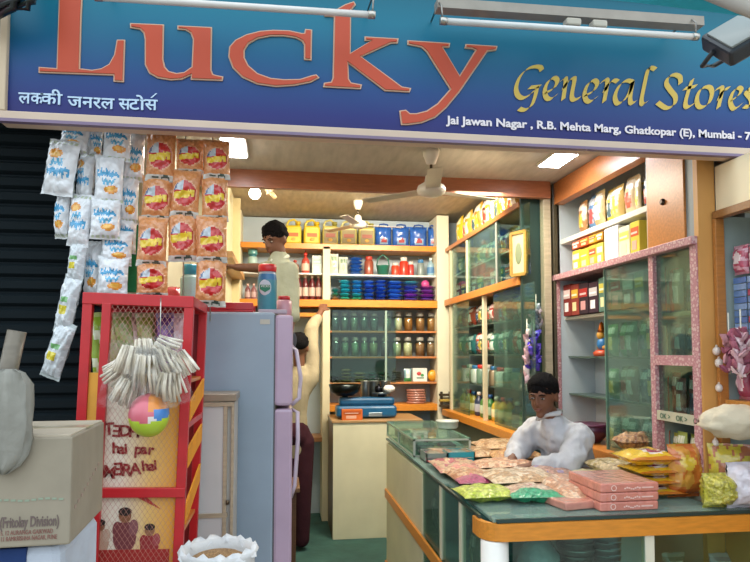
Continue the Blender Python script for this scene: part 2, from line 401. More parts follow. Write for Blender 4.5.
# awning edge and pole at the very top right
a = U(690, -16, Y=1.5); b_ = U(800, 26, Y=1.2)
tag(MB().tube([a, (a+b_)/2, b_], .022, '#b9b2a8', 12).build('awning_pole', 'paint'), 'pale round pole slanting down across the top right corner', 'pole')
aw = MB(); a = U(395, -22, Y=1.9); b_ = U(640, 3, Y=1.6); c = U(790, 22, Y=1.5)
for p0, p1 in ((a, b_), (b_, c)):
    g = Vector((0, -.5, .25))
    aw.add([p0, p1, p1+g, p0+g, p0+Vector((0, 0, .008)), p1+Vector((0, 0, .008)), p1+g+Vector((0, 0, .008)), p0+g+Vector((0, 0, .008))], cube_faces(), '#3fb0c8')
tag(aw.build('awning_sheet', 'cloth'), 'blue tarpaulin awning edge along the top of the picture', 'awning')
cb = MB(); rr = random.Random(3)
for i in range(16):
    s_ = U(-30, rr.uniform(-20, 22), Y=2.2); e = U(rr.uniform(12, 34), rr.uniform(-24, 14), Y=2.16)
    mm = (s_+e)/2+Vector((0, rr.uniform(-.03, .03), rr.uniform(-.05, .0)))
    cb.tube([s_, mm, e, e+Vector((.0, .05, .2))], rr.uniform(.006, .013), rr.choice(['#17221f', '#22302e', '#3b2b35', '#101a1c']), 6)
tag(cb.build('cable_bundle', 'plastic'), 'dark tangle of cables hanging over the top left corner of the sign', 'cables')
# ---------------------------------------------------------------- ceiling lights and fans
def ceil_light(x, y0, y1, w, label):
    r = thing('ceiling_light', label, 'light', (x, (y0+y1)/2, 2.58))
    l = (y1-y0)/2
    MB().box((-w/2-.012, -l-.012, -.014), (w/2+.012, l+.012, 0), '#d9d4c6', .003).build('frame', 'paint', r)
    MB().box((-w/2, -l, -.02), (w/2, l, -.012), '#ffffff', .003).build('diffuser', 'tube_light', r)
def area(name, loc, sx, sy, pw, col, par=None):
    d = bpy.data.lights.new(name, 'AREA'); d.shape = 'RECTANGLE'; d.size = sx; d.size_y = sy; d.energy = pw; d.color = lin(col)
    o = bpy.data.objects.new(name, d); C.objects.link(o); o.location = loc; return o
a = U(569, 149, Z=2.57); b_ = U(552, 166, Z=2.57)
ceil_light((a.x+b_.x)/2, b_.y if b_.y < a.y else a.y, max(a.y, b_.y), .12, 'bright rectangular ceiling light near the right display cabinet')
a = U(230, 131, Z=2.57); b_ = U(237, 156, Z=2.57)
ceil_light((a.x+b_.x)/2, min(a.y, b_.y), max(a.y, b_.y), .11, 'bright rectangular ceiling light above the hanging snack packets')
def bulb(loc, label, r=.035):
    t = thing('light_bulb', label, 'light', loc)
    MB().lathe([(.022, .0), (.024, -.03), (.018, -.045)], (0, 0, 0), '#e6e1d6', 14).build('holder', 'plastic', t)
    MB().sphere((0, 0, -.045-r*.8), r, '#ffffff').build('globe', 'bulb_light', t)
    return t
p = U(255, 183, Z=2.8); bulb((p.x, p.y, 2.8), 'glowing round bulb on the back ceiling beside the snack packets', .045)
p = U(269, 186, Z=2.8)
t = thing('bulb_holder', 'cream lamp holder on the ceiling right of the glowing bulb', 'lamp holder', (p.x, p.y, 2.8))
MB().lathe([(.04, 0), (.04, -.02), (.02, -.05), (.024, -.07)], (0, 0, 0), '#cbb79a', 14).build('base', 'plastic', t)
MB().tube([(0, 0, -.05), (.03, -.02, -.07), (.05, -.02, -.1)], .018, '#d8b890', 10).build('shade', 'plastic', t)
p = U(449, 194, Z=2.72)
ll = thing('tube_light', 'short lit tube near the right wall behind the front ceiling fan', 'light', (p.x, p.y, 2.76), rot=(0, 0, 0))
MB().tube([(0, -.16, 0), (0, .16, 0)], .014, '#ffffff', 12).build('glass_tube', 'tube_light', ll)
MB().box((-.02, -.19, .012), (.02, .19, .04), WHITE).build('batten', 'paint', ll)
def fan(loc, label, s=1, rz=0):
    r = thing('ceiling_fan', label, 'fan', loc, rz)
    MB().lathe([(.045*s, 0), (.042*s, -.03*s), (.025*s, -.075*s), (.012*s, -.08*s)], (0, 0, 0), '#e2ddcf').build('canopy', 'plastic', r)
    MB().tube([(0, 0, -.06*s), (0, 0, -.14*s)], .008*s, '#5b5348').build('rod', 'metal', r)
    MB().lathe([(.012*s, -.125*s), (.03*s, -.14*s), (.036*s, -.175*s), (.07*s, -.195*s), (.078*s, -.215*s), (.072*s, -.235*s), (.04*s, -.25*s), (.0*s, -.252*s)], (0, 0, 0), '#ddd6c6', 24).build('motor', 'plastic', r)
    for k in range(3):
        a = k*2*PI/3; M = Matrix.Rotation(a, 4, 'Z') @ Matrix.Translation((0, 0, -.222*s)) @ Matrix.Rotation(math.radians(6), 4, 'X')
        m_ = MB().box((.07*s, -.03*s, -.0015), (.42*s, .045*s, .0015), '#c9bda8', .001); m_.xf(M); m_.build('blade', 'plastic', r)
p = U(431, 150, Z=2.58); fan((p.x, p.y, 2.58), 'white ceiling fan hanging just in front of the brown ceiling beam', 1.0, .32)
p = U(358, 201, Z=2.8); fan((p.x, min(p.y, 5.4), 2.8), 'smaller looking white ceiling fan above the oil cans at the back', .95, .1)
print('fan', p)
# ================================================================ FIXED FURNITURE
YB = 5.78                                   # front plane of the back shelves
def zz(py, Y=YB, px=340): return U(px, py, Y=Y).z
def xx(px, Y=YB): return U(px, 353, Y=Y).x
def yy(px, X): return U(px, 353, X=X).y
def zx(py, px, X): return U(px, py, X=X).z
bs = thing('shelving_unit', 'cream and orange shelving unit across the back wall of the shop', 'shelves', (.55, YB, 0))
def pb(root, name, lo, hi, col, m='paint', bev=0, label=None):
    o = root.location; return MB().box(Vector(lo)-o, Vector(hi)-o, col, bev).build(name, m, root, label=label)
XL, XM0, XM1, XR0, XR1 = xx(234), xx(322.5), xx(330), xx(437), xx(449)
Z_T = zz(246.5); Z_M = zz(302.5)
pb(bs, 'back_panel', (XL, 6.08, .0), (1.97, 6.14, 2.79), '#a9b9c2')
pb(bs, 'post', (XL-.01, YB, 0), (XL+.05, 6.08, 2.79), CREAM, bev=.004)
pb(bs, 'post', (XM0, YB, 0), (XM1, 6.08, Z_T), CREAM, bev=.004)
pb(bs, 'post', (XR0, YB-.02, 0), (XR1, 6.08, 2.79), '#ddd8bf', bev=.004)
def shelf(root, x0, x1, py, th, col, m='laminate', y0=YB, name='shelf'):
    z = zz(py); pb(root, name, (x0, y0, z-th), (x1, 6.08, z), col, m, .002); return z
ZT = shelf(bs, XL, XR0, 244, .05, ORANGE)
ZM = shelf(bs, XL, XR0, 300, .065, ORANGE, y0=YB-.03)
ZU = shelf(bs, XM1, XR0, 273.5, .016, '#d5d9d6', 'paint', YB+.03); shelf(bs, XL+.05, XM0, 273, .016, '#d5d9d6', 'paint', YB+.03)
ZL1 = shelf(bs, XL+.05, XM0, 313, .035, ORANGE)
ZJ1 = shelf(bs, XM1, XR0, 330.5, .018, '#b87a4a', y0=YB+.02); ZJ2 = shelf(bs, XM1, XR0, 356.5, .018, '#b87a4a', y0=YB+.02)
ZJ3 = shelf(bs, XM1, XR0, 382.5, .018, '#b87a4a', y0=YB+.02); ZJ4 = shelf(bs, XM1, XR0, 405, .06, ORANGE)
ZL2 = shelf(bs, XL+.05, XM0, 437, .04, '#9a6a38')
g = MB().box((XM1+.02-.55, .03-.02, ZJ3+.0), (xx(396)-.55, .036-.02, Z_M-.07), '#ffffff'); g.build('sliding_glass', 'glass', bs)
g = MB().box((xx(385)-.55, .0, ZJ3+.0), (xx(387)-.55, .008, Z_M-.07), '#8fa89c'); g.build('glass_edge', 'paint', bs)
# --- tall wall cabinet along the right wall, back part (front plane X = 1.5)
XC = 1.5; Y1, Y0_ = 5.75, 3.88
rc = thing('glass_cabinet', 'tall glass fronted wall cabinet on the right behind the shopkeeper', 'cabinet', (XC, 4.7, 0))
pb(rc, 'back_panel', (1.9, Y0_, .95), (1.95, Y1, 2.78), '#8fa09b')
pb(rc, 'base', (XC, Y0_, 0), (1.95, Y1, .93), '#5f6350')
pb(rc, 'ledge', (XC-.05, Y0_, .93), (1.95, Y1, .99), ORANGE, 'laminate', .004)
pb(rc, 'band', (XC-.02, Y0_, 1.935), (1.9, Y1, 1.99), '#c9803a', 'laminate', .003)
pb(rc, 'band', (XC-.01, Y0_, 2.44), (1.9, Y1, 2.475), '#b9763e', 'laminate', .003)
pb(rc, 'end_panel', (XC, Y0_-.02, 0), (1.9, Y0_, 2.57), '#2c4540')
for px, w_, a_, b_ in ((450, .05, .99, 2.44), (467, .035, 1.99, 2.44), (497, .03, 1.99, 2.44), (483, .035, .99, 1.935)):
    y = yy(px, XC); pb(rc, 'mullion', (XC, y-w_/2, a_), (XC+.03, y+w_/2, b_), '#cfc6a8' if px != 497 else '#8e9690', bev=.002)
for z in (2.2,): pb(rc, 'glass_shelf', (XC+.04, Y0_+.02, z), (1.9, Y1-.05, z+.01), '#b9c6c2', 'plastic')
for z in (1.72, 1.48, 1.24): pb(rc, 'glass_shelf', (XC+.06, Y0_+.02, z), (1.9, Y1-.05, z+.01), '#5d7068', 'plastic')
for a_, b_, z0, z1, gm in ((452, 466, 1.99, 2.44, 'glass'), (468, 496, 1.99, 2.44, 'green_glass'), (498, 530, 1.99, 2.44, 'glass'),
                       (452, 468, .99, 1.935, 'green_glass'), (493, 534, .99, 1.935, 'green_glass')):
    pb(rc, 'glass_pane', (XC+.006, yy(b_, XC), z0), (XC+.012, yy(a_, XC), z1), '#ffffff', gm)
# the worn posts between the two cabinets
for px0, px1, col, cat in ((545.5, 553, '#b9ac92', 'pale worn wooden post behind the shopkeeper'), (555, 562, '#4a4434', 'dark wooden post behind the shopkeeper, right of the pale one')):
    a_, b_ = U(px0, 353, Y=3.79).x, U(px1, 353, Y=3.79).x
    tag(MB().box((a_, 3.79, 0), (b_, 3.85, 2.575), col, .004).build('wooden_post', 'laminate'), cat, 'post')
# --- right display cabinet, front part (front plane X = 1.66)
XD = 1.715; YD1 = 3.82; YD0 = 2.44
dc = thing('display_cabinet', 'large open topped display cabinet with pink patterned edges on the right', 'cabinet', (XD, 3.1, 0))
pat = MATS['patterned'] = (lambda: None)
def patterned():
    m = bpy.data.materials.new('patterned_edge_tape'); m.use_nodes = True; n = m.node_tree.nodes; l = m.node_tree.links
    b = n['Principled BSDF']; tc = n.new('ShaderNodeTexCoord'); v = n.new('ShaderNodeTexVoronoi'); v.inputs['Scale'].default_value = 60
    l.new(tc.outputs['Object'], v.inputs['Vector']); cr = n.new('ShaderNodeValToRGB'); e = cr.color_ramp.elements; cr.color_ramp.interpolation = 'CONSTANT'
    e[0].color = (*lin('#cdb0ae'), 1); e[1].position = .4; e[1].color = (*lin('#b07c84'), 1); k = e.new(.7); k.color = (*lin('#c29498'), 1)
    l.new(v.outputs['Distance'], cr.inputs[0]); l.new(cr.outputs[0], b.inputs['Base Color']); b.inputs['Roughness'].default_value = .4
    MATS['patterned'] = m
patterned()
XK = 1.95
pb(dc, 'back_panel', (XK, YD0, .0), (XK+.04, YD1, 2.57), '#c4ccd0')
pb(dc, 'end_panel', (XD, YD1-.03, 0), (XK, YD1, 2.57), '#bfc9cf')
pb(dc, 'front_post', (XD-.01, YD1-.01, 0), (XD+.04, YD1+.03, 2.57), '#d7a78c', bev=.003)
pb(dc, 'base', (XD, YD0, 0), (XK, YD1-.03, .95), '#b9b2a0')
pb(dc, 'ledge', (XD-.05, YD0, .93), (XK, YD1-.03, .985), '#c9803c', 'laminate', .004)
pb(dc, 'patterned_band', (XD-.03, YD0-.02, 1.955), (XK, YD1, 1.99), '#fff', 'patterned', .003)
YO = yy(650, XD)
pb(dc, 'display_shelf', (XD+.02, YO, 2.185), (XK, YD1-.03, 2.215), '#dcd8cc', bev=.002)
pb(dc, 'cornice', (XD-.02, YD0, 2.44), (XD+.04, YD1, 2.575), '#b9703c', 'laminate')
pb(dc, 'divider', (XD, YO-.02, 1.99), (XK, YO, 2.44), '#c9c2b0')
pb(dc, 'wood_door', (XD-.01, yy(690, XD), 1.99), (XD+.012, YO-.02, 2.44), '#c9823f', 'laminate', .002)
k = pb(dc, 'grey_panel', (XD, YD0, 1.99), (XD+.02, yy(690, XD), 2.44), '#8f9ba0')
kp = U(663, 202, X=XD-.01)-dc.location
lk = MB().lathe([(.0, -.02), (.014, -.018), (.016, 0), (.011, .012)], (0, 0, 0), '#3d342c', 14); lk.xf(Matrix.Translation(kp) @ Matrix.Rotation(-PI/2, 4, 'Y')); lk.build('door_lock', 'metal', dc)
ym = yy(654.5, XD)
pb(dc, 'patterned_post', (XD-.01, ym-.018, .985), (XD+.03, ym+.018, 1.955), '#fff', 'patterned')
pb(dc, 'patterned_post', (XD-.01, YD0-.02, .985), (XD+.03, YD0+.025, 1.955), '#fff', 'patterned')
pb(dc, 'patterned_post', (XD-.012, YD1-.035, .985), (XD+.01, YD1-.01, 1.955), '#fff', 'patterned')
pb(dc, 'patterned_rail', (XD-.009, YD0+.0255, 1.445), (XD+.028, ym-.0185, 1.49), '#fff', 'patterned')
pb(dc, 'inner_divider', (XD+.03, ym-.01, .985), (XK, ym+.01, 1.955), '#8aa09a')
pb(dc, 'display_shelf', (XD+.04, ym, 1.705), (XK, YD1-.03, 1.725), '#c9c4b4', bev=.002)
pb(dc, 'display_shelf', (XD+.04, YD0, 1.665), (XK, ym, 1.685), '#c9b48c', bev=.002)
for z in (1.47, 1.24): pb(dc, 'glass_shelf', (XD+.06, ym+.02, z), (XK, YD1-.03, z+.01), '#50645c', 'plastic')
pb(dc, 'display_shelf', (XD+.03, YD0, 1.19), (XK, ym, 1.205), '#a9794a', bev=.002)
pb(dc, 'marked_strip', (XD-.008, YD0+.02, 1.195), (XD+.002, ym-.02, 1.238), '#b9b7a0')
sm = MB()
for i, ch in enumerate(('OK', '>', 'OK', '>', 'OK')):
    sm.text(ch, .034, (XD-.0095-dc.location.x, ym-.045-i*.06-3.1, 1.204), (0, -1, 0), (0, 0, 1), '#54705a', .0005, 0, .0006)
sm.build('strip_lettering', 'paint', dc)
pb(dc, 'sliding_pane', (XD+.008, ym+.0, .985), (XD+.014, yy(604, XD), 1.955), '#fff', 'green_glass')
pb(dc, 'pane_edge', (XD+.004, yy(605, XD), .985), (XD+.018, yy(604, XD), 1.955), '#5f8275', 'plastic')
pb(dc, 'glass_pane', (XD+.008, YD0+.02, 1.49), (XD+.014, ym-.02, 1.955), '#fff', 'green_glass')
pb(dc, 'glass_pane', (XD+.008, YD0+.02, 1.24), (XD+.014, ym-.02, 1.445), '#fff', 'glass')
# --- orange wall with the street side display window
XW = 1.79; YW = YD0-.035
wz = U(721, 217, Y=YW).z
pb(dc, 'end_pillar', (XD-.004, YD0-.03, 0), (XW, YD0-.002, 2.41), '#d09a55', 'paint')
struct('wall_right_front', MB().box((XW, 1.2, wz+.02), (2.1, YW, zb-.01), '#fff0cc').box((XW, 1.2, 0), (2.1, YW, .9), '#c8924c'), 'paint')  # upper part's cream brightened, glare put into its colour
sw = thing('street_window', 'orange framed display window packed with sachets on the outer right wall', 'display window', (XW, 1.8, wz))
pb(sw, 'frame', (XW-.02, 1.2, wz-.012), (XW+.02, YW+.0, wz+.02), '#9a6a3c', 'laminate', .002)
pb(sw, 'frame', (XW-.02, YW-.02, .9), (XW+.02, YW, wz-.012), '#b87a3c', 'laminate', .002)
pb(sw, 'back_panel', (2.0, 1.2, .9), (2.05, YW, wz), '#8f9fa0')
pb(sw, 'inner_side', (XW+.02, YW-.004, .9), (2.0, YW, wz), '#9fb0ae')
pb(sw, 'window_shelf', (XW, 1.2, 1.545), (2.0, YW-.02, 1.565), '#c88a44', 'laminate')
pb(sw, 'window_shelf', (XW, 1.2, 1.29), (2.0, YW-.02, 1.31), '#c88a44', 'laminate')
pb(sw, 'window_sill', (XW, 1.2, .9), (2.0, YW-.02, .93), '#7a5440', 'laminate')
# --- the L shaped glass counter
CX = .72; CYF = 2.22; CT = .905; XI = 1.16; YI = 2.86
gc = thing('glass_counter', 'L shaped cream and orange counter with glass top in front of the shopkeeper', 'counter', (CX, CYF, 0))
YP = U(422, 461, X=CX).y; YE = U(386.5, 478, X=CX).y
pb(gc, 'side_panel', (CX, YP, .04), (CX+.02, YE, CT-.03), '#d6d2b0', 'paint', .003)
pb(gc, 'end_panel', (CX+.02, YE-.02, 0), (XI, YE, CT-.03), '#cfcaa8')
pb(gc, 'inner_panel', (XI-.02, YI, 0), (XI, YE-.02, CT-.03), '#c5c0a0')
pb(gc, 'inner_panel', (XI-.02, YI-.02, 0), (1.6, YI, CT-.03), '#c8d4d2')
pb(gc, 'floor_board', (CX+.02, CYF+.02, .04), (XI-.02, YE-.02, .06), '#7f8a80')
pb(gc, 'floor_board', (XI-.02, CYF+.02, .04), (1.64, YI-.02, .06), '#9fb0a8')
pb(gc, 'orange_band', (CX-.014, CYF+.1, .5), (CX+.0, YE, .56), ORANGE, 'laminate', .003)
pb(gc, 'plinth', (CX-.014, CYF+.1, 0), (CX+.03, YE, .07), '#c47c30', 'laminate', .003)
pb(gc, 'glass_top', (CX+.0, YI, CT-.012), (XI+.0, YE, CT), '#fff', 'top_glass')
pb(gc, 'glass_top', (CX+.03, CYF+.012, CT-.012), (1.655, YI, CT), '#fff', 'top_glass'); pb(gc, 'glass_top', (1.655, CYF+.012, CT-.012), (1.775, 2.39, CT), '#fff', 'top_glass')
pb(gc, 'glass_edge', (CX+.04, CYF-.001, CT-.012), (1.775, CYF+.012, CT+.0005), '#1d3a38', 'plastic')
pb(gc, 'glass_edge', (CX-.004, CYF+.08, CT-.012), (CX+.006, YE, CT+.0005), '#1d3a38', 'plastic')
# front band with its rounded corner
rb = .085; ring = []
o = gc.location
path = [(1.775, CYF-.012)]+[(CX-.012+rb-rb*math.sin(a*PI/12), CYF-.012+rb-rb*math.cos(a*PI/12)) for a in range(7)]+[(CX-.012, CYF+.13)]
rings = []
for (x, y), (x2, y2) in zip(path, path):
    cx_, cy_ = (x, y+.02) if y < CYF and x > CX+.09 else ((x+.02, y) if x < CX-.01 else None) or (x+(CX+rb-x)*.22, y+(CYF+rb-y)*.22)
    rings.append([(x-o.x, y-o.y, CT-.075), (x-o.x, y-o.y, CT-.014), (cx_-o.x, cy_-o.y, CT-.014), (cx_-o.x, cy_-o.y, CT-.075)])
MB().loft(rings, ORANGE, smooth=False).build('orange_front_band', 'laminate', gc)
MB().lathe([(.05, .06), (.05, CT-.078)], (CX+.045-o.x, CYF+.045-o.y, 0), WHITE, 20).build('corner_post', 'paint', gc)
for px in (650,):
    x = U(px, 540, Y=CYF).x; pb(gc, 'front_post', (x-.018, CYF, .06), (x+.018, CYF+.03, CT-.078), '#dcd9c4', bev=.002)
for px in (440, 459.5):
    y = U(px, 480, X=CX).y; pb(gc, 'side_post', (CX, y-.018, .56), (CX+.02, y+.018, CT-.014), '#c9cab0', bev=.002)
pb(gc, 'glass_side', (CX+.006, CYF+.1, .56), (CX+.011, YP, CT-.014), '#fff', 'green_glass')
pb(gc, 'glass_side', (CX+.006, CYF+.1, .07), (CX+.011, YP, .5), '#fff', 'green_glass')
pb(gc, 'glass_front', (CX+.1, CYF+.006, .07), (1.775, CYF+.011, CT-.08), '#fff', 'glass')
pb(gc, 'glass_shelf', (CX+.02, CYF+.02, .56), (XI-.03, YP, .568), '#9db8ae', 'glass')
pb(gc, 'partition', (CX+.02, 2.88, .06), (XI-.02, 2.892, CT-.03), '#7ba0a4')
xw = U(612, 540, Y=CYF+.1).x; xw2 = U(648, 540, Y=CYF+.1).x
pb(gc, 'white_partition', (xw, CYF+.12, .06), (xw2, CYF+.13, CT-.08), '#9fb2bc')
# --- cream block with the weighing machine
BX0, BX1, BY = U(333, 450, Y=5.2).x, .79, 5.2; BZ = U(345, 420.5, Y=5.2).z
bk = thing('cream_counter_block', 'short cream fronted counter with a dark brown side at the back', 'counter', (BX0, BY, 0))
pb(bk, 'front_panel', (BX0, BY, 0), (1.15, BY+.02, BZ-.02), '#d3d0b2', bev=.002)
pb(bk, 'side_panel', (BX0, BY+.02, 0), (BX0+.02, YB-.04, BZ-.02), '#6a4a2c', 'laminate')
pb(bk, 'worktop', (BX0-.01, BY-.01, BZ-.02), (1.15, YB-.04, BZ), '#a9865a', 'laminate', .003)
# --- left wall cabinet strip above the fridge
lc = thing('side_cabinet', 'cream and wood cabinet on the left wall half hidden behind the snack packets', 'cabinet', (-.42, 4.6, 1.7))
pb(lc, 'side_panel', (-.44, 4.02, 1.2), (-.36, 4.06, 2.78), '#cdbf92', bev=.003)
pb(lc, 'side_panel', (-.44, 5.3, 1.2), (-.36, 5.34, 2.78), '#cdbf92', bev=.003)
pb(lc, 'lower_shelf', (-.44, 4.06, 1.55), (-.3, 5.3, 1.6), '#b98a4c', 'laminate')
pb(lc, 'upper_shelf', (-.44, 4.06, 2.1), (-.32, 5.3, 2.14), '#b98a4c', 'laminate')
print('VALS',YD0,YD1,yy(650,XD),YW,yy(547,XC),YP,XL,XM0,XR0,ZT,ZM,ZU,ZJ1,ZJ3,BX0,BZ)
# ================================================================ GOODS: one builder per kind
import colorsys
def cname(c):
    c = c.lstrip('#'); r, g, b = [int(c[i:i+2], 16)/255 for i in (0, 2, 4)]; h, s, v = colorsys.rgb_to_hsv(r, g, b); h *= 360
    if s < .13: return 'dark grey' if v < .35 else ('grey' if v < .75 else 'white')
    base = 'red' if h < 14 or h > 345 else 'orange' if h < 36 else 'yellow' if h < 66 else 'green' if h < 160 else 'teal' if h < 200 else 'blue' if h < 255 else 'purple' if h < 300 else 'pink'
    if base == 'orange' and v < .7: base = 'brown'
    if base == 'yellow' and v < .6: base = 'olive'
    if s < .35: base = {'red': 'reddish', 'orange': 'beige', 'brown': 'beige', 'yellow': 'pale yellow', 'olive': 'olive', 'green': 'greyish green', 'teal': 'greyish teal', 'blue': 'greyish blue', 'purple': 'greyish purple', 'pink': 'dull pink'}[base]
    return ('dark ' if v < .45 else '')+base
def jerry_can(w, h, d, col, lab, cap, label, loc, rz=0, group=None):
    r = thing('oil_can', label, 'oil can', loc, rz, group)
    hb = h*.74
    MB().box((-w/2, -d/2, 0), (w/2, d/2, hb), col, w*.14).build('can_body', 'plastic', r)
    m = MB(); x0, x1 = -w*.4, w*.22
    m.tube([(x1, 0, hb-.01), (x1-.01, 0, h*.93), (x1-w*.18, 0, h*.99), (x0+w*.12, 0, h*.93), (x0, 0, h*.78), (x0, 0, hb-.01)], w*.075, mixc(col, '#ffffff', .12), 8)
    m.build('handle', 'plastic', r)
    MB().lathe([(w*.13, hb-.005), (w*.13, h*.8), (w*.16, h*.8), (w*.16, h*.9), (0, h*.9)], (w*.3, -d*.12, 0), cap, 14).build('cap', 'plastic', r)
    m = MB(); m.box((-w*.4, -d/2-.004, h*.08), (w*.4, -d/2-.001, h*.6), lab, .004)
    m.box((-w*.3, -d/2-.006, h*.3), (w*.3, -d/2-.003, h*.44), mixc(lab, '#a02818', .6), .003); m.sphere((0, -d/2-.004, h*.2), (w*.14, .003, h*.06), '#d0a040', 10, 6)
    m.build('can_label', 'paint', r); return r
def jar(rad, h, content, lid, label, loc, group=None, square=False, glass=True, name='glass_jar', cat='jar', fill=.8):
    r = thing(name, label, cat, loc, 0, group)
    n = 4 if square else 18; k = 1.3 if square else 1
    hb = h*.8; M = Matrix.Rotation(PI/4, 4, 'Z') if square else Matrix.Identity(4)
    if glass:
        m = MB().lathe([(rad*.9*k, .003), (rad*.96*k, .01), (rad*.96*k, hb*.9), (rad*.7*k, hb), (rad*.66*k, hb+.01)], (0, 0, 0), '#ffffff', n); m.xf(M); m.build('jar_body', 'jar_glass', r)
        m = MB().lathe([(rad*.86*k, .006), (rad*.88*k, hb*fill*.96), (rad*.5*k, hb*fill)], (0, 0, 0), content, n); m.xf(M); m.build('contents', 'jar_content', r)
    else:
        m = MB().lathe([(rad*.92*k, 0), (rad*.96*k, .008), (rad*.96*k, hb*.9), (rad*.7*k, hb)], (0, 0, 0), content, n); m.xf(M); m.build('jar_body', 'plastic', r)
    MB().lathe([(rad*.7, hb), (rad*.74, hb+.002), (rad*.74, h*.97), (rad*.66, h), (0, h)], (0, 0, 0), lid, 16).build('lid', 'metal' if lid == 'm' else 'plastic', r)
    return r
def bottle(rad, h, col, cap, lab, label, loc, group=None, name='bottle', pump=False):
    r = thing(name, label, 'bottle', loc, 0, group)
    MB().lathe([(rad*.9, 0), (rad, .006), (rad, h*.58), (rad*.85, h*.68), (rad*.38, h*.8), (rad*.36, h*.86)], (0, 0, 0), col, 16).build('bottle_body', 'plastic', r)
    MB().lathe([(rad*.45, h*.84), (rad*.47, h*.99), (0, h)], (0, 0, 0), cap, 12).build('cap', 'plastic', r)
    MB().lathe([(rad*1.02, h*.16), (rad*1.03, h*.17), (rad*1.03, h*.48), (rad*1.02, h*.49)], (0, 0, 0), lab, 16).build('bottle_label', 'paint', r)
    if pump: MB().tube([(0, 0, h*.95), (0, 0, h*1.1), (0, -rad*.9, h*1.1)], rad*.14, cap, 6).build('pump_spout', 'plastic', r)
    return r
def d_stripes(a, b, c=None, k=3):
    def f(u, v):
        if abs(v) > .9: return mixc(a, '#ffffff', .35)
        if c and u*u*1.1+(v-.1)**2*1.6 < .28: return c
        return b if (v*k+u*.6) % 2 < .7 else a
    return f
def d_panel(a, b, c):
    def f(u, v):
        if abs(v) > .9: return mixc(a, '#ffffff', .3)
        if v > .35 and v < .75 and abs(u) < .75: return b if int((u+1)*7) % 3 else mixc(b, '#ffffff', .5)
        if (u*1.1)**2+((v+.2)*1.3)**2 < .33: return c if (u*1.1)**2+((v+.2)*1.3)**2 < .2 else mixc(c, '#ffffff', .5)
        return a
    return f
def pouch(w, h, t, design, label, loc, rz=0, group=None, name='packet', cat='packet', rot=None, nu=12, nv=14, seed=None, m='foil'):
    o = MB().pillow(w, h, t, design, nu, nv, seed=R.random()*50 if seed is None else seed).build(name, m, None, loc, rot or (0, 0, rz))
    return tag(o, label, cat, group)
def carton(w, d, h, col, acc, label, loc, rz=0, group=None, name='box', cat='box', acc2=None, m='card'):
    b = MB().box((-w/2, -d/2, 0), (w/2, d/2, h), col, min(w, d, h)*.04)
    e = .0015
    b.box((-w*.42, -d/2-e, h*.55), (w*.42, -d/2+e, h*.82), acc); b.box((-w*.3, -d/2-e, h*.14), (w*.2, -d/2+e, h*.42), acc2 or mixc(acc, '#ffffff', .5))
    b.box((-w/2-e, -d*.4, h*.55), (-w/2+e, d*.4, h*.82), acc)
    b.box((-w*.36, -d/2-2*e, h*.62), (w*.3, -d/2+e, h*.68), mixc(acc, '#ffffff', .7))
    return tag(b.build(name, m, None, loc, (0, 0, rz)), label, cat, group)
def flatpack(w, d, h, col, acc, label, loc, rz=0, group=None, name='packet', cat='packet', m='film', design=None, seed=0):
    """a filled bag lying down: local x = width, y = depth"""
    ds = design or (lambda u, v: acc if abs(v) < .3 and abs(u) < .6 else col)
    b = MB().pillow(w, d, h, ds, 12, 12, seed=seed or R.random()*40, wr=.22)
    b.xf(Matrix.Translation((0, -d/2, h*.5)) @ Matrix.Rotation(-PI/2, 4, 'X') @ Matrix.Scale(-1, 4, (0, 1, 0)))
    for i, f in enumerate(b.f): b.f[i] = f[::-1]
    return tag(b.build(name, m, None, loc, (0, 0, rz)), label, cat, group)
# ---------------------------------------------------------------- back wall, top row
def bx(px0, px1, Y=YB): return (U(px0, 353, Y=Y).x+U(px1, 353, Y=Y).x)/2, (U(px1, 353, Y=Y).x-U(px0, 353, Y=Y).x)
YI_ = YB+.11
cans = [(284, 301, 220), (302.5, 320, 220), (321.5, 338, 219.5), (339.5, 357, 220), (358, 375, 220)]
ky = ['#d4bc2c', '#d4bb2a', '#c0b660', '#c2ba66', '#c2b868']
for i, (a, b_, t) in enumerate(cans):
    x, w_ = bx(a, b_, YI_); h = U(340, t, Y=YI_).z-ZT
    lb = 'yellow oil can on the top back shelf, %s from the left' % ORD[i] if i < 2 else 'olive gold oil can on the top back shelf, %s of the three' % ['left', 'middle', 'right'][i-2]
    jerry_can(w_*.96, h, w_*.75, ky[i], '#d8c040' if i < 2 else '#8a7a48', '#d8b21c' if i < 2 else '#8f8a3c', lb, (x, YI_+.03, ZT), 0, 'oil cans on the top back shelf')
for i, (a, b_) in enumerate([(376, 392), (393.5, 410), (411, 428), (429.5, 436.5)]):
    x, w_ = bx(a, b_, YI_); h = U(340, 224, Y=YI_).z-ZT
    g = 'blue bags on the top back shelf'
    r = thing('detergent_bag', 'blue detergent bag on the top back shelf, %s from the left' % ORD[i], 'packet', (x, YI_+.04, ZT), 0, g)
    MB().pillow(w_*1.06, h, .1, lambda u, v: '#2c62b8' if not (abs(u) < .55 and -.7 < v < -.1) else ('#8fb4d8' if (u*u*2+(v+.4)**2*6) > .3 else '#b05058'), 12, 14, seed=i+3).build('bag_body', 'foil', r)
    MB().tube([(-w_*.3, -.01, h*.9), (-w_*.25, -.02, h*1.04), (0, -.02, h*1.07), (w_*.25, -.02, h*1.04), (w_*.3, -.01, h*.9)], .008, '#244f9a', 6).build('carry_handle', 'plastic', r)
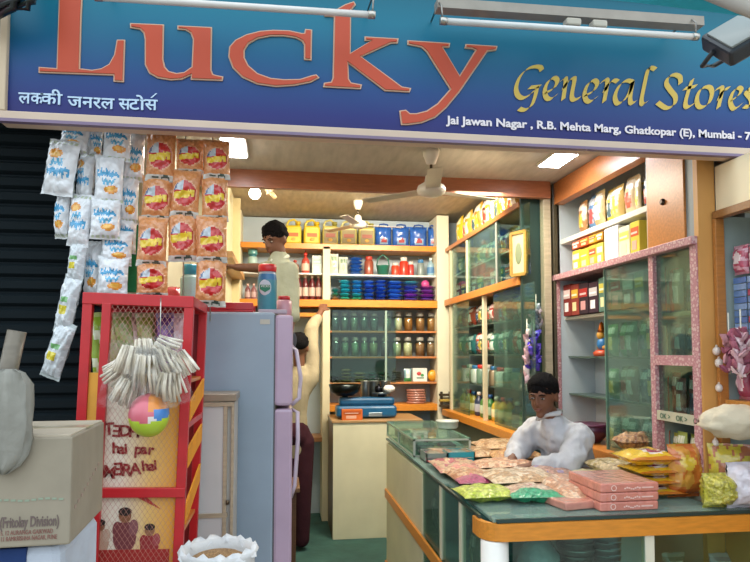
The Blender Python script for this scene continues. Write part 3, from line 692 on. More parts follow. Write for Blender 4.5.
# second row, upper shelf
x, w_ = bx(244, 255, YI_)
for k in range(3):
    jar(.045, .085, ['#7fb0a8', '#a8c8c4', '#5f9a98'][k], '#39808a', 'teal lidded tub at the left end of the back shelf, %s one' % ['lowest', 'middle', 'highest'][k], (x+.02, YI_, ZU+k*.086), 'teal tubs at the left end', glass=False, name='plastic_tub', cat='tub')
x, w_ = bx(300, 310, YI_); bottle(.037, .2, '#b8483c', '#c83830', '#e0b8a8', 'red pump bottle on the shelf right of the standing boy', (x, YI_, ZU), pump=True)
x, w_ = bx(290, 299, YI_); bottle(.034, .13, '#8e5a50', '#b0463c', '#c8a8a0', 'short reddish bottle hidden behind the boy on the shelf', (x, YI_, ZU))
x, w_ = bx(311, 321.5, YI_); carton(.088, .1, .17, '#c9d6d2', '#a9c0c0', 'pale grey white box left of the middle shelf post', (x, YI_, ZU))
def z_at(t, Y=YI_): return U(340, t, Y=Y).z
row = [(329.5, 338, 254, '#dfe4d6', '#8fae90'), (338.5, 347.5, 257, '#d3dccb', '#7f9a80')]
for i, (a, b_, t, c1, c2) in enumerate(row):
    x, w_ = bx(a, b_, YI_); pouch(w_*1.05, z_at(t)-ZU, .08, d_panel(c1, c2, '#b4c8a8'), 'white and green packet on the upper back shelf, %s of the pair' % ['left', 'right'][i], (x, YI_, ZU), group='white green packets')
x, w_ = bx(348.5, 362.5, YI_)
for k in range(5):
    flatpack(w_, .14, .032, '#2f68bc', '#74a4dc', 'blue packet in the stack beside the red lidded jar, %s from bottom' % ORD[k], (x, YI_, ZU+k*.034), group='blue packets in a stack', m='foil')
x, w_ = bx(363.5, 374, YI_); jar(w_*.46, z_at(256)-ZU, '#8f4a38', '#b23e34', 'brown jar with red lid between blue stack and green basket', (x, YI_, ZU), glass=False, name='plastic_jar')
x, w_ = bx(376, 390, YI_)
gb = thing('plastic_basket', 'dark green plastic basket on the upper back shelf', 'basket', (x, YI_, ZU))
MB().lathe([(w_*.36, 0), (w_*.48, .09), (w_*.5, .095), (w_*.46, .095), (w_*.35, .01), (0, .01)], (0, 0, 0), '#226a58', 16).build('basket_body', 'plastic', gb)
MB().tube([(-w_*.46, 0, .09), (-w_*.36, 0, .16), (0, 0, .2), (w_*.36, 0, .16), (w_*.46, 0, .09)], .006, '#2a7a66', 6).build('handle', 'plastic', gb)
for i, (a, b_, t, c) in enumerate([(391, 400, 262, '#c8442e'), (399.5, 409, 256, '#d23a28'), (408, 415, 260, '#b83a36')]):
    x, w_ = bx(a, b_, YI_); jar(w_*.48, z_at(t)-ZU, c, '#d8d0c8', 'red jar with pale lid on the upper back shelf, %s of three' % ['left', 'middle', 'right'][i], (x, YI_-.0+.01*i, ZU), 'red jars on the upper back shelf', glass=False, name='plastic_jar')
x, w_ = bx(417, 425, YI_); jar(w_*.48, z_at(258)-ZU, '#7c8a8a', '#3a7ab0', 'grey jar with blue lid on the upper back shelf', (x, YI_, ZU), glass=False, name='plastic_jar')
x, w_ = bx(427, 435, YI_); bottle(w_*.45, z_at(256)-ZU, '#8fb0c0', '#c8d8e0', '#5080b0', 'pale blue bottle at the right end of the upper back shelf', (x, YI_, ZU))
# lower shelf: bottles and blue packets
for i, a in enumerate((295, 301.7, 308.4, 315.1)):
    x, w_ = bx(a, a+6.5, YI_); bottle(w_*.48, z_at(274.5)-ZM, '#5e1a22', '#e4dcd4', '#c9b4a8', 'dark red bottle with white cap below the pale box, %s from the left' % ORD[i], (x, YI_, ZM), 'dark red bottles')
for i, a in enumerate((244, 250, 256, 283, 289)):
    x, w_ = bx(a, a+6, YI_); bottle(w_*.48, .15, ['#7a4a50', '#8a5a5e', '#6a3a48', '#8a4438', '#7c3a3c'][i], '#c8a8a0', '#b8a0a0', 'small reddish bottle %s the standing boy' % ['at the far left behind', 'second from the left behind', 'third from the left behind', 'just right of', 'right of and next to the dark red bottles beyond'][i], (x, YI_, ZM))
bl = ['#1fa0b4', '#2a8cc0', '#2260c4', '#1e4cb8', '#2458c8', '#2c70d0', '#5a3aa8', '#7a2f9c', '#1f8a9c']
cols = [(331, 338, 3, ['#8a6a4a', '#2f8f7a', '#1f8090']), (338.5, 350, 5, ['#2aa08a', '#2090a8', '#1f9ab8', '#2496b0', '#28a0b8']), (350.5, 362, 5, ['#23a080', '#2a90b8', '#2378c8', '#2888cc', '#2680c4']), (362.5, 374, 5, ['#1f50b8', '#2258c0', '#1c48b0', '#2458c4', '#2a62cc']),
        (374.5, 386, 6, ['#1f44b0', '#2050bc', '#1c48b4', '#2a5cc8', '#3468d0', '#2a58c0']), (386.5, 402, 5, ['#2050b8', '#2c6ad4', '#2460cc', '#1f50b8', '#2f70d8']), (402.5, 418, 5, ['#4a3ab0', '#6a2f9c', '#2f48b8', '#3f50b0', '#2a8aa0']), (418.5, 434, 4, ['#5a3aa0', '#7c2c90', '#6a3a9c', '#8a3a80'])]
for i, (a, b_, n_, cs) in enumerate(cols):
    x, w_ = bx(a, b_, YI_); th = .0365 if n_ < 6 else .031
    for k in range(n_):
        flatpack(w_*1.05, .16, th, cs[k], mixc(cs[k], '#ffffff', .55), '%s shiny packet, %s from bottom, %s pile from left, lower back shelf' % (cname(cs[k]), ORD[k], ORD[i]), (x, YI_+.0, ZM+k*(th+.003)), R.uniform(-.08, .08), 'shiny packets piled on the lower back shelf', m='foil')
x, w_ = bx(421, 429, YI_); tag(MB().sphere((0, 0, .04), .04, '#c04a88').build('ball', 'plastic', None, (x, YI_-.02, ZM+4*.031+.002)), 'small pink ball on the purple packets at the right end', 'ball')
# jars
jy = YB+.11
r1 = [(331, 339, '#5f7078'), (340.5, 348.5, '#6f7f78'), (350, 358, '#7f8f80'), (360, 368, '#5f7470'), (370, 378, '#6c7c7c'), (383, 391.5, '#808a78'), (394, 402.5, '#dcd8bc'), (404, 413, '#b07434'), (415.5, 425, '#a66e38'), (427, 435.5, '#b07838')]
r2 = [(328+4, 335+4.5, '#5a6470'), (341, 349, '#8aa090'), (351, 359, '#8fb098'), (360.5, 368, '#8aa48c'), (369, 378, '#a8a884'), (380.5, 389.5, '#665f68'), (392, 401.5, '#b4c4a8'), (403, 412.5, '#dcd8b0'), (415, 425, '#9a6840'), (426.5, 435, '#9a7658')]
for rowi, (rw, zs, zt_) in enumerate(((r1, ZJ1, 312), (r2, ZJ2, 337))):
    for i, (a, b_, c) in enumerate(rw):
        x, w_ = bx(a, b_, jy)
        desc = {'#dcd8bc': 'pale grain', '#dcd8b0': 'pale grain', '#b07434': 'brown spice', '#a66e38': 'brown spice', '#b07838': 'brown spice', '#9a6840': 'dark brown spice', '#9a7658': 'dark brown spice'}.get(c, 'greyish goods')
        jar(w_*.5, z_at(zt_, jy)-zs, c, '#9a9a94', 'jar of %s, %s from left on the %s jar shelf' % (desc, ORD[i], ['upper', 'lower'][rowi]), (x, jy, zs), 'glass jars on the back shelves', fill=.88)
# third shelf
for i, (a, b_, c, n_) in enumerate([(330, 338, '#2a3440', 2), (340, 352, '#9a9070', 4), (353, 366, '#a89c78', 3), (367, 376, '#4a8078', 3), (376.5, 389, '#3f7068', 3)]):
    x, w_ = bx(a, b_, jy)
    for k in range(n_): flatpack(w_, .15, .028, c, mixc(c, '#ffffff', .4), '%s packet, %s from bottom, %s pile from left below the jars' % (cname(c), ORD[k], ORD[i]), (x, jy, ZJ3+k*.031), R.uniform(-.1, .1), 'packets piled below the jars')
x, w_ = bx(391, 402, jy)
for k in range(6):
    tag(MB().lathe([(.03, 0), (w_*.5, .012), (w_*.52, .014), (w_*.48, .014), (.03, .004), (0, .004)], (0, 0, 0), '#8e9a90', 18).build('steel_plate', 'metal', None, (x, jy, ZJ3+k*.016)), 'steel plate in the stack below the jars, %s from the bottom' % ORD[k], 'plate', 'steel plates in a stack')
x, w_ = bx(404, 411, jy); pouch(w_*1.05, .12, .05, lambda u, v: '#3a9a5a' if v < -.4 else ('#dfe8e4' if abs(u) < .5 else '#8fb8c0'), 'white packet with green foot below the jars', (x, jy, ZJ3))
x, w_ = bx(412, 426, jy)
wb = thing('white_box', 'white box with a small red and green emblem below the jars', 'box', (x, jy, ZJ3))
MB().box((-w_/2, -.05, 0), (w_/2, .05, .125), '#e4e6e0', .004).build('box_body', 'card', wb)
e = MB().sphere((-.012, -.051, .075), (.022, .003, .018), '#c84a4a', 10, 6); e.sphere((.02, -.051, .06), (.016, .003, .014), '#4a9a5a', 10, 6); e.box((-.035, -.053, .03), (.035, -.05, .04), '#3a7a6a'); e.build('emblem', 'paint', wb)
x, w_ = bx(427, 436, jy)
tag(MB().sphere((0, 0, .055), (.045, .04, .055), '#d69a28', fn=lambda u: 1+.08*noise.noise(u*4)).build('orange_packet', 'film', None, (x, jy-.02, ZJ3)), 'round orange bag at the right end of the shelf below the jars', 'bag')
# pink stack, on the band shelf
x, w_ = bx(404, 427, jy)
for k in range(6):
    tag(MB().lathe([(0, 0), (.085, .001), (.095, .011), (.085, .021), (0, .022)], (0, 0, 0), ['#b07868', '#a87060', '#b88070'][k % 3], 20).build('papad_pack', 'film', None, (x+R.uniform(-.006, .006), jy-.01, ZJ4+k*.0225)), 'round pinkish pack right of the weighing machine, %s from the bottom' % ORD[k], 'pack', 'round packs in a stack')
o = thing('wooden_stand', 'small yellow and black wooden stand at the foot of the right shelf post', 'stand', ((xx(437)+xx(450))/2, YB-.07, Z_M*0+U(440, 407, Y=YB-.07).z))
for z in (0, .05, .1): MB().box((-.06, -.02, z), (.07, .02, z+.022), ['#3a3020', '#a89040', '#3a3020'][int(z*20)], .003).build('slat', 'laminate', o)
for x in (-.05, .03): MB().box((x, -.015, 0), (x+.02, .015, .14), '#2c241a', .002).build('upright', 'laminate', o)
# ---------------------------------------------------------------- weighing machine and its neighbours on the block
def bpt(px, Y): return U(px, 353, Y=Y).x
Yw = 5.3
x0, x1 = bpt(337, Yw), bpt(397, Yw)
ws = thing('weighing_machine', 'blue counter weighing machine with a dark metal scoop pan on the left', 'weighing scale', ((x0+x1)/2, Yw+.08, BZ))
W = (x1-x0)/2; H = U(360, 398, Y=Yw).z-BZ
MB().box((-W, -.08, .01), (W, .12, H*.62), '#0f5580', .02).build('base', 'steel_paint', ws)
MB().box((-W*.9, -.05, H*.62), (W*.95, .1, H), '#0e4f78', .02).build('housing', 'steel_paint', ws)
MB().box((W*.05, -.084, H*.12), (W*.5, -.078, H*.3), '#b8c4cc', .002).build('dial_plate', 'metal', ws)
px = U(346, 398, Y=Yw).x-ws.location.x; ph = U(346, 397, Y=Yw).z-BZ
MB().lathe([(.0, ph-.0), (.075, ph+.005), (.11, ph+.04), (.135, ph+.1), (.14, ph+.1), (.115, ph+.035), (.07, ph+.012), (0, ph+.008)], (px, .02, 0), '#262c2c', 24).build('scoop_pan', 'metal', ws)
MB().lathe([(.03, H*.9), (.025, ph+.006)], (px, .02, 0), '#5a6468', 12).build('pan_support', 'metal', ws)
px2 = U(383, 398, Y=Yw).x-ws.location.x
MB().lathe([(.03, H), (.03, H+.02), (.075, H+.03), (.08, H+.04), (0, H+.035)], (px2, .02, 0), '#7f8c94', 20).build('weight_plate', 'metal', ws)
tag(MB().lathe([(.03, 0), (.035, .005), (.036, .045), (.012, .055), (.012, .07), (0, .072)], (0, 0, 0), '#1a1c22', 14).build('iron_weight', 'metal', None, (ws.location.x+px2-.02, Yw+.1, BZ+H+.041)), 'black iron weight standing on the right plate of the weighing machine', 'weight')
tag(MB().sphere((0, 0, .03), (.05, .03, .03), '#e6e4dc', fn=lambda u: 1+.3*noise.noise(u*3)).build('crumpled_cloth', 'cloth', None, (ws.location.x+px2+.07, Yw+.1, BZ+H+.04)), 'crumpled white cloth beside the black weight on the weighing machine', 'cloth')
xo = U(352, 416, Y=5.24).x; carton(.17, .05, U(350, 409.5, Y=5.22).z-BZ, '#c4642c', '#a84c20', 'orange box in front of the blue weighing machine', (xo, 5.245, BZ))
xo = U(363, 400, Y=5.55).x
for i, (px, c) in enumerate([(366, '#b0b4b0'), (371, '#989c98'), (377, '#a0a4a2')]):
    x = U(px, 400, Y=5.55).x
    tag(MB().lathe([(.035, 0), (.042, .004), (.045, .3), (.048, .305), (.04, .305), (0, .29)], (0, 0, 0), c, 18).build('steel_tumbler', 'metal', None, (x+i*.04, 5.58, BZ)), 'tall steel container behind the weighing machine, %s from the left' % ORD[i], 'container', 'steel containers')
# ---------------------------------------------------------------- right back cabinet goods
def side_row(X, ys, z, h, cols, what, where, dx=.1, kind='pouch', group=None, names=None):
    n = len(ys)-1
    if group and 'behind glass' in group: dx -= .03
    for i in range(n):
        ya, yb_ = ys[i], ys[i+1]; w_ = abs(ya-yb_)*.94; yc = (ya+yb_)/2; c = cols[i % len(cols)]
        hh = h*(1-.14*R.random()); lab = '%s %s, %s from left, %s' % (cname(c), what, ORD[i], where)
        if kind == 'pouch': pouch(w_*1.15, hh, min(.1, w_*.65), d_panel(c, mixc(c, '#ffffff', .6), mixc(c, ['#f0d040', '#d84030', '#ffffff', '#205080'][i % 4], .75)), lab, (X+dx+.02*(i % 2), yc, z), -PI/2, group, nu=8, nv=10)
        elif kind == 'box': carton(w_, .1, hh, c, mixc(c, ['#ffffff', '#f0d040', '#d03028'][i % 3], .7), lab, (X+dx, yc, z), -PI/2, group)
        elif kind == 'jar': jar(min(w_*.48, .05), hh, c, ['#c83028', '#e8e4d8', '#3a7ab0'][i % 3], lab, (X+dx, yc, z), group, glass=False, name='plastic_jar')
        elif kind == 'bottle': bottle(min(w_*.46, .04), hh, c, ['#e8e4d8', '#c83028', '#2a5a9a'][i % 3], mixc(c, '#ffffff', .6), lab, (X+dx, yc, z), group)
def ylist(X, pxs): return [yy(p, X) for p in pxs]
def spread(a, b, n): return [a+(b-a)*i/n for i in range(n+1)]
side_row(XC, spread(5.65, 3.95, 12), 2.476, .27, ['#d6b42a', '#e0c030', '#c8a040', '#e4cc4a', '#b08030', '#6a4030'], 'shiny packet', 'on top of the glass cabinet', .1, group='yellow packets on top of the right back cabinet')
G1 = 'goods behind glass in the right back cabinet'
side_row(XC, spread(5.6, 4.0, 11), 2.212, .17, ['#5f7468', '#4a6a88', '#7a6a4a', '#8a5a58', '#4a7a70'], 'packet', 'highest glazed shelf of the back cabinet', .13, group=G1)
side_row(XC, spread(5.6, 4.0, 10), 1.992, .15, ['#8a4a58', '#4a6a8a', '#6a5a7a', '#7a4038', '#54756a', '#a05a48'], 'box', 'second glazed shelf of the back cabinet', .13, 'box', G1)
side_row(XC, spread(5.55, 3.98, 11), 1.732, .17, ['#a83a34', '#b84a3c', '#a04030', '#8a5048', '#5a7a68', '#6a8a70'], 'packet', 'just under the back cabinet orange band', .12, group=G1)
side_row(XC, spread(5.55, 3.98, 11), 1.492, .18, ['#2a7a6a', '#2f8a78', '#2a6a70', '#c04838', '#5a6a5a', '#486a58'], 'packet', 'middle shelf of the back cabinet', .12, group=G1)
side_row(XC, spread(5.55, 3.98, 10), 1.252, .16, ['#7a8a80', '#8a7a60', '#c8d0c8', '#5a7a6a'], 'lidded jar', 'lower middle shelf of the back cabinet', .13, 'jar', G1)
side_row(XC, spread(5.55, 3.98, 11), .992, .2, ['#b8a03a', '#c0a83c', '#a8963a', '#2a3450', '#4a7a3c', '#3f8040'], 'bottle', 'lowest shelf of the back cabinet', .12, 'bottle', G1)
# framed picture and the hanging things on the end of that cabinet
p = U(539, 232, Y=3.87)
pf = thing('picture_frame', 'small gold framed picture hanging at the end of the right back cabinet', 'picture frame', (1.494, 3.87, 2.0), rot=(0, 0, math.radians(-68)))
hh, ww = .27, .13
MB().box((-ww/2, -.01, 0), (ww/2, .005, hh), '#c8c09c', .002).build('picture', 'paint', pf)
MB().sphere((0, -.011, hh*.5), (.03, .003, .07), '#7f8a6a', 12, 8).build('painted_figure', 'paint', pf)
m = MB()
for a, b_ in (((-ww/2, 0), (ww/2, 0)), ((-ww/2, hh), (ww/2, hh)), ((-ww/2, 0), (-ww/2, hh)), ((ww/2, 0), (ww/2, hh))): m.bar((a[0], -.01, a[1]), (b_[0], -.01, b_[1]), .02, .018, '#b08a44', (0, 1, 0))
m.build('frame', 'laminate', pf)
def strand(name, label, cat, px, py0, py1, Y, cols, r=.03, n=26, m='foil'):
    a = U(px, py0, Y=Y); b_ = U(px, py1, Y=Y); t = thing(name, label, cat, a)
    mb = MB(); rr = random.Random(px)
    for i in range(n):
        k = i/n; z = -(a.z-b_.z)*k; g = rr.uniform(.4, 1)
        c = (rr.uniform(-r, r), rr.uniform(-r, r)*.6, z)
        mb.pillow(.03, .045, .02, lambda u, v, c=rr.choice(cols): c, 4, 5, seed=rr.random()*9)
        k0 = len(mb.v)-2*5*6
        M = Matrix.Translation(c) @ Matrix.Rotation(rr.uniform(0, 6), 4, 'Z') @ Matrix.Rotation(rr.uniform(-1, 1), 4, 'X')
        for q in range(k0, len(mb.v)): mb.v[q] = M @ mb.v[q]
    mb.tube([(0, 0, .1), (0, 0, b_.z-a.z)], .003, '#cfcfc0', 5)
    mb.build('sachet_strand', m, t); return t
strand('hanging_sachets', 'silvery sachets hanging beside the shopkeeper above the violet bunch', 'sachets', 536, 310, 335, 3.78, ['#8a96a0', '#a8a8b4', '#6a7a88', '#b0a0a8'], .035)
strand('hanging_bunch', 'bright violet bunch of sachets hanging above the shopkeeper', 'sachets', 534, 334, 372, 3.74, ['#4a34c0', '#5a3ed0', '#3a2aa0', '#6a50d8'], .03, 40)
strand('hanging_bunch', 'pale pink strand hanging just left of the violet bunch', 'sachets', 527, 335, 385, 3.76, ['#d8b8c0', '#c8a0a8', '#e0d0d0'], .012, 30)
# ---------------------------------------------------------------- right display cabinet goods
def spx(pxs, X=XD+.06): return [yy(p, X) for p in pxs]
ys = spx([580, 587, 596, 605, 614, 624, 636, 649])
side_row(XD, ys[:6]+[ys[6]], 2.216, .215, ['#a87848', '#5a86b0', '#c0a878', '#d0b43c', '#d8b870', '#e0c8a0'], 'packet', 'front row of upper open display shelf', .08, group='packets on the upper open shelf of the display cabinet')
side_row(XD, spread(ys[6], 2.92, 2), 2.216, .19, ['#d8c8a0', '#40506a'], 'tall packet', 'right end of upper open display shelf', .08, group='packets on the upper open shelf of the display cabinet')
side_row(XD, spread(3.66, 2.95, 8), 2.216+.0, .205, ['#e0cf3c', '#7fa880', '#e4d040', '#a8b0a0'], 'packet', 'rear row of upper open display shelf', .17, group='rear row of the upper open shelf')
ys = spx([580, 588, 597, 605, 612])
side_row(XD, ys, 1.992, .13, ['#c8b43c', '#d0bc40', '#c0a83c', '#d8c850'], 'small carton', 'lower open shelf of the display cabinet', .07, 'box', 'small yellow cartons')
side_row(XD, ys, 2.125, .05, ['#b85838', '#c8502c', '#d8a02c', '#c8882c'], 'flat pack', 'lying on the small yellow cartons', .07, 'box', 'flat packs on the yellow cartons')
ys = spx([613, 628, 640, 650])
side_row(XD, ys, 1.992, .185, ['#e4e4e6', '#dcd8b8', '#d8c848'], 'big food box', 'lower open display shelf', .07, 'box', 'big food boxes')
# behind the panes
G2 = 'goods behind glass in the display cabinet'
ys = spx([570, 578, 586, 596, 606, 618, 630, 643, 653])
side_row(XD, ys, 1.727, .2, ['#7a2c28', '#8a3a30', '#33222a', '#3a2630', '#5a7a6c', '#6a8a74', '#4f6f60', '#7a8a70'], 'box', 'highest glazed shelf of the display cabinet', .1, 'box', G2)
ys = spx([608, 617, 626, 636, 646, 653])
side_row(XD, ys, 1.482, .2, ['#2f8a3c', '#3a9a44', '#2f7a4c', '#5a8a58', '#6a5a68'], 'packet', 'middle glazed shelf of the display cabinet', .1, group=G2)
side_row(XD, ys, 1.252, .19, ['#4a8a4a', '#7a7a54', '#8a6a50', '#2a5a70', '#2a4a6a'], 'packet', 'lower glazed shelf of the display cabinet', .1, group=G2)
side_row(XD, ys, .987, .2, ['#8a9a94', '#90a09c', '#5a8078', '#4a7a74', '#3a6a68'], 'bag', 'bottom of the display cabinet', .1, group=G2)
ys = spx([659, 668, 676, 685, 694, 704])
side_row(XD, ys, 1.687, .22, ['#b84858', '#c85a68', '#8a9a90', '#7a8a84', '#4a6a80'], 'packet', 'top compartment right of patterned post', .09, group=G2)
side_row(XD, ys, 1.492, .15, ['#8a6a3c', '#6a5a4a', '#3a4a5a', '#4a4a50', '#7a8a80'], 'packet', 'second compartment right of patterned post', .09, group=G2)
side_row(XD, ys, 1.207, .21, ['#c8202c', '#b04a50', '#a05a5a', '#8a5058', '#6a7a5c'], 'packet', 'third compartment right of patterned post', .09, group=G2)
side_row(XD, ys, .987, .17, ['#8a4a2c', '#a8a03c', '#98a84a', '#8a9a44', '#7a8a3c'], 'packet', 'bottom compartment right of patterned post', .09, group=G2)
# small idol on the glass shelf
p = U(598, 357, X=XD+.07)
idl = thing('idol_figurine', 'small orange and blue seated idol figurine on the glass shelf', 'figurine', (XD+.1, p.y, 1.482))
MB().lathe([(.05, 0), (.055, .02), (.035, .035), (0, .037)], (0, 0, 0), '#c8502c', 16).build('pedestal', 'plastic', idl)
MB().sphere((0, 0, .07), (.032, .036, .04), '#2f78b8').sphere((0, -.03, .05), (.018, .022, .014), '#c89038').sphere((0, .03, .05), (.018, .022, .014), '#c89038').sphere((-.012, 0, .12), (.022, .024, .026), '#d8a040').build('figure_body', 'plastic', idl)
MB().lathe([(.026, .135), (.02, .155), (.01, .19), (0, .2)], (-.005, 0, 0), '#b8682c', 12).build('crown', 'metal', idl)
p = U(590, 446, X=XD-.01)
bw = thing('plastic_bowl', 'dark purple bowl on the orange ledge behind the shopkeeper', 'bowl', (1.7+.06, U(588, 446, X=1.74).y, .987))
MB().lathe([(.05, 0), (.09, .05), (.1, .1), (.104, .1), (.094, .045), (.05, .01), (0, .01)], (0, 0, 0), '#4a2038', 24).build('bowl_body', 'plastic', bw)
MB().lathe([(.1, .095), (.108, .098), (.108, .108), (.1, .108)], (0, 0, 0), '#5e2c4a', 24).build('rim', 'plastic', bw)
# ---------------------------------------------------------------- street window goods
wx = XD+.06
def sp2(a, b, n): return spread(a, b, n)
for i in range(6):
    y = 2.345-i*.08
    b = MB()
    for k in range(9): b.box((0, -.035, k*.027), (.006, .035, k*.027+.024), ['#6f8fc0', '#8aa6cf', '#5f7fb8', '#b04868'][(k*3+i) % 4 if i % 2 else k % 3], .001)
    tag(b.build('sachet_strip', 'foil', None, (XW+.05, y, 1.568)), 'blue striped strip of sachets, %s from the left in the street window' % ORD[i], 'sachets', 'blue sachet strips in the street window')
for i in range(5):
    y = 2.34-i*.09
    pouch(.085, .12, .05, d_stripes('#b8506a', '#d8a0b0', '#e4d4d8'), 'pink striped packet above the blue sachets, %s from the left' % ORD[i], (XW+.06, y, 1.82), -PI/2, 'pink packets in the street window')
for i in range(5):
    y = 2.34-i*.085
    pouch(.08, .17, .06, d_panel('#a03a58', '#c87890', '#d8a8b8'), 'crimson pink packet in the middle of the street window, %s from the left' % ORD[i], (XW+.06, y, 1.312), -PI/2, 'crimson packets in the street window')
strand('pink_garland', 'pink and white garland hanging in front of the orange wall', 'garland', 741, 335, 378, 2.24, ['#a86878', '#c8a0a8', '#98586a', '#d8c0c4'], .028, 44, 'cloth')
strand('pink_garland', 'short pink garland left of the longer one by the street window', 'garland', 729, 338, 374, 2.3, ['#a86878', '#b88890', '#98586a'], .02, 26, 'cloth')
for i, (px, py, r_) in enumerate([(716.5, 351, .016), (719, 363, .017), (719, 388, .015), (715.5, 443, .014)]):
    p = U(px, py, Y=YD0-.035-r_)
    g = thing('garlic_bulb', 'small white knob on the orange wall, %s from the top' % ORD[i], 'knob', p)
    MB().sphere((0, 0, 0), (r_*.9, r_, r_*1.1), '#e2d8d0', 12, 8, fn=lambda u: 1+.08*math.sin(5*math.atan2(u.y, u.x))).build('bulb_body', 'plastic', g)
    MB().lathe([(r_*.4, r_*.8), (.004, r_*1.5), (.0, r_*1.7)], (0, 0, 0), '#cfc0b0', 8).build('stem', 'plastic', g)
wsk = thing('rice_sack', 'cream white cloth sack by the street window above the yellow loaf', 'sack', (U(738, 422, Y=2.26).x, 2.26, U(738, 422, Y=2.26).z))
MB().sphere((0, 0, 0), (.145, .085, .066), '#d4c8ae', 28, 18, fn=lambda u: 1+.2*noise.noise(u*2.6)+.07*noise.noise(u*8)).build('sack_body', 'cloth', wsk)
MB().tube([(.1, 0, .03), (.13, .01, .05), (.15, .0, .05)], [.03, .014, .024], '#d8ccb0', 10).build('tied_mouth', 'cloth', wsk)
# ================================================================ LEFT SIDE: hanging packets, rack, fridge, cartons
YH = 2.46
def scribble(u, v, pts, r):
    for (a, b_), (c, d) in zip(pts, pts[1:]):
        L = (c-a)**2+(d-b_)**2; t = max(0, min(1, ((u-a)*(c-a)+(v-b_)*(d-b_))/L))
        if (u-a-t*(c-a))**2+(v-b_-t*(d-b_))**2 < r*r: return True
    return False
SC1 = [(-.7, .3), (-.75, .12), (-.55, .08), (-.42, .35), (-.4, .1), (-.3, .22), (-.18, .1), (-.1, .35), (-.05, .1), (.1, .3), (.15, .08), (.35, .3), (.3, .08), (.55, .25), (.7, .1)]
SC2 = [(-.35, -.05), (-.25, -.25), (-.1, -.05), (0, -.25), (.15, -.08), (.3, -.22), (.45, -.05)]
def d_white(flip=False):
    def f(u, v):
        if flip: u, v = -u, -v
        if abs(v) > .93: return '#d8dde0'
        if v < -.8: return '#b8c4a8' if int((u+1)*6) % 2 else '#d4d8dc'
        if ((u-.25)/.48)**2+((v+.46)/.17)**2 < 1: return '#e2962c' if ((u-.2)/.3)**2+((v+.43)/.1)**2 > 1 else '#f0b84c'
        if scribble(u, v, SC1, .06): return '#3f9fd0'
        if scribble(u, v, SC2, .055): return '#5aaed6'
        return '#e4e8ec'
    return f
def d_red(u, v):
    if v < -.93: return '#b8b8b0'
    if v < -.76: return '#d4d4cc' if not (-.55 < u < -.1 and -.9 < v < -.8) and not scribble(u, v, [(.1, -.88), (.4, -.8), (.6, -.88)], .05) else '#3f5a54'
    if v > .93: return '#c89468'
    e = ((u-.02)/.86)**2+((v+.05)/.56)**2
    if e < 1:
        if e > .84: return '#e8b08c'
        if -.24+.12*u < v < .06+.12*u:
            if scribble(u, v-.12*u, [(-.62, -.16), (-.6, .06), (-.46, -.14), (-.32, .05), (-.2, -.15), (-.05, .05), (.05, -.14), (.2, .05), (.3, -.14), (.45, .05), (.6, -.12)], .075): return '#e8c828'
            return '#dcb81c' if int((u+1)*9) % 3 else '#a8301c'
        if v > .05 and u < -.05: return '#b8c4cc' if u*u+v*v < .35 else '#5a6a8a'
        return '#c21f1c'
    return '#d8935c' if (int(u*9+30)+int(v*11+30)) % 3 else '#cf8850'
def hang(px0, px1, py0, py1, design, label, group, Y=YH, roll=0, yawr=0, t=.045, seed=0):
    x0 = U(px0, (py0+py1)/2, Y=Y); x1 = U(px1, (py0+py1)/2, Y=Y); z1 = U((px0+px1)/2, py0, Y=Y).z; z0 = U((px0+px1)/2, py1, Y=Y).z
    w_, h = (x1.x-x0.x), z1-z0; c = math.cos(roll)
    o = MB().pillow(w_*1.02, h*1.09, t*1.25, design, 26, 34, .08, seed or R.random()*60, .2)
    o.xf(Matrix.Translation((0, 0, -h*1.04)))
    ob = o.build('snack_packet', 'film', None, ((x0.x+x1.x)/2-math.sin(roll)*h*.0, Y, z1), (0, roll, yawr))
    return tag(ob, label, 'snack packet', group)
WG, RG = 'white snack packets hanging at the left', 'red and orange snack packets hanging beside them'
wl = [
 (61, 95, 123, 151, .32, -.3, 'white packet at the very top left, leaning sideways', 2.44),
 (104, 132, 124, 160, .05, .1, 'white packet in the top row right of the leaning one', 2.43),
 (88, 104, 128, 160, .1, .5, 'white packet wedged between the two top row ones', 2.49),
 (47, 83, 143, 194, .22, -.25, 'large white packet tilted to the left below the top leaning one', 2.42),
 (78, 97, 155, 201, .1, -.35, 'white packet between the large tilted one and the second row one', 2.47),
 (95, 124, 158, 202, .02, .05, 'large white packet in the second row with the orange chip', 2.42),
 (56, 73, 192, 237, .1, -.5, 'narrow white packet edge with a yellow patch, far left', 2.47),
 (70, 94, 197, 245, .12, -.2, 'white packet in the third row over the lower left ones', 2.43),
 (91, 121, 199, 238, .03, .1, 'white packet in the third row right of its neighbour', 2.42),
 (122, 145, 136, 180, .02, .2, 'white packet at the right end of the top row', 2.49),
 (118, 139, 178, 222, .02, .2, 'white packet at the right end of the second row', 2.49),
 (116, 137, 218, 252, .04, .25, 'white packet at the right end of the third row', 2.5),
 (102, 133, 232, 264, .06, .1, 'white packet in the fourth row, directly above the lowest one', 2.46),
 (98, 129, 258, 296, .04, .05, 'lowest white packet with blue lettering just above the red rack', 2.45),
 (84, 104, 244, 296, .04, -.3, 'white packet partly turned away, left of the lowest lettered one', 2.5),
]
for i, (a, b_, c, d, ro, yw, lab, Y) in enumerate(wl): hang(a, b_, c, d, d_white(i in (3, 4, 7)), lab, WG, Y, ro*.7, yw, seed=i+1.5)
def d_sil(u, v):
    if abs(v) > .9: return '#aab4b4'
    if (abs(u+.1) < .4 and -.35 < v < -.05): return '#d8c824'
    if (abs(u) < .4 and .05 < v < .25): return '#6fae6a'
    return '#ccd4d8' if (v*4+u) % 1.7 > .3 else '#dfe6ea'
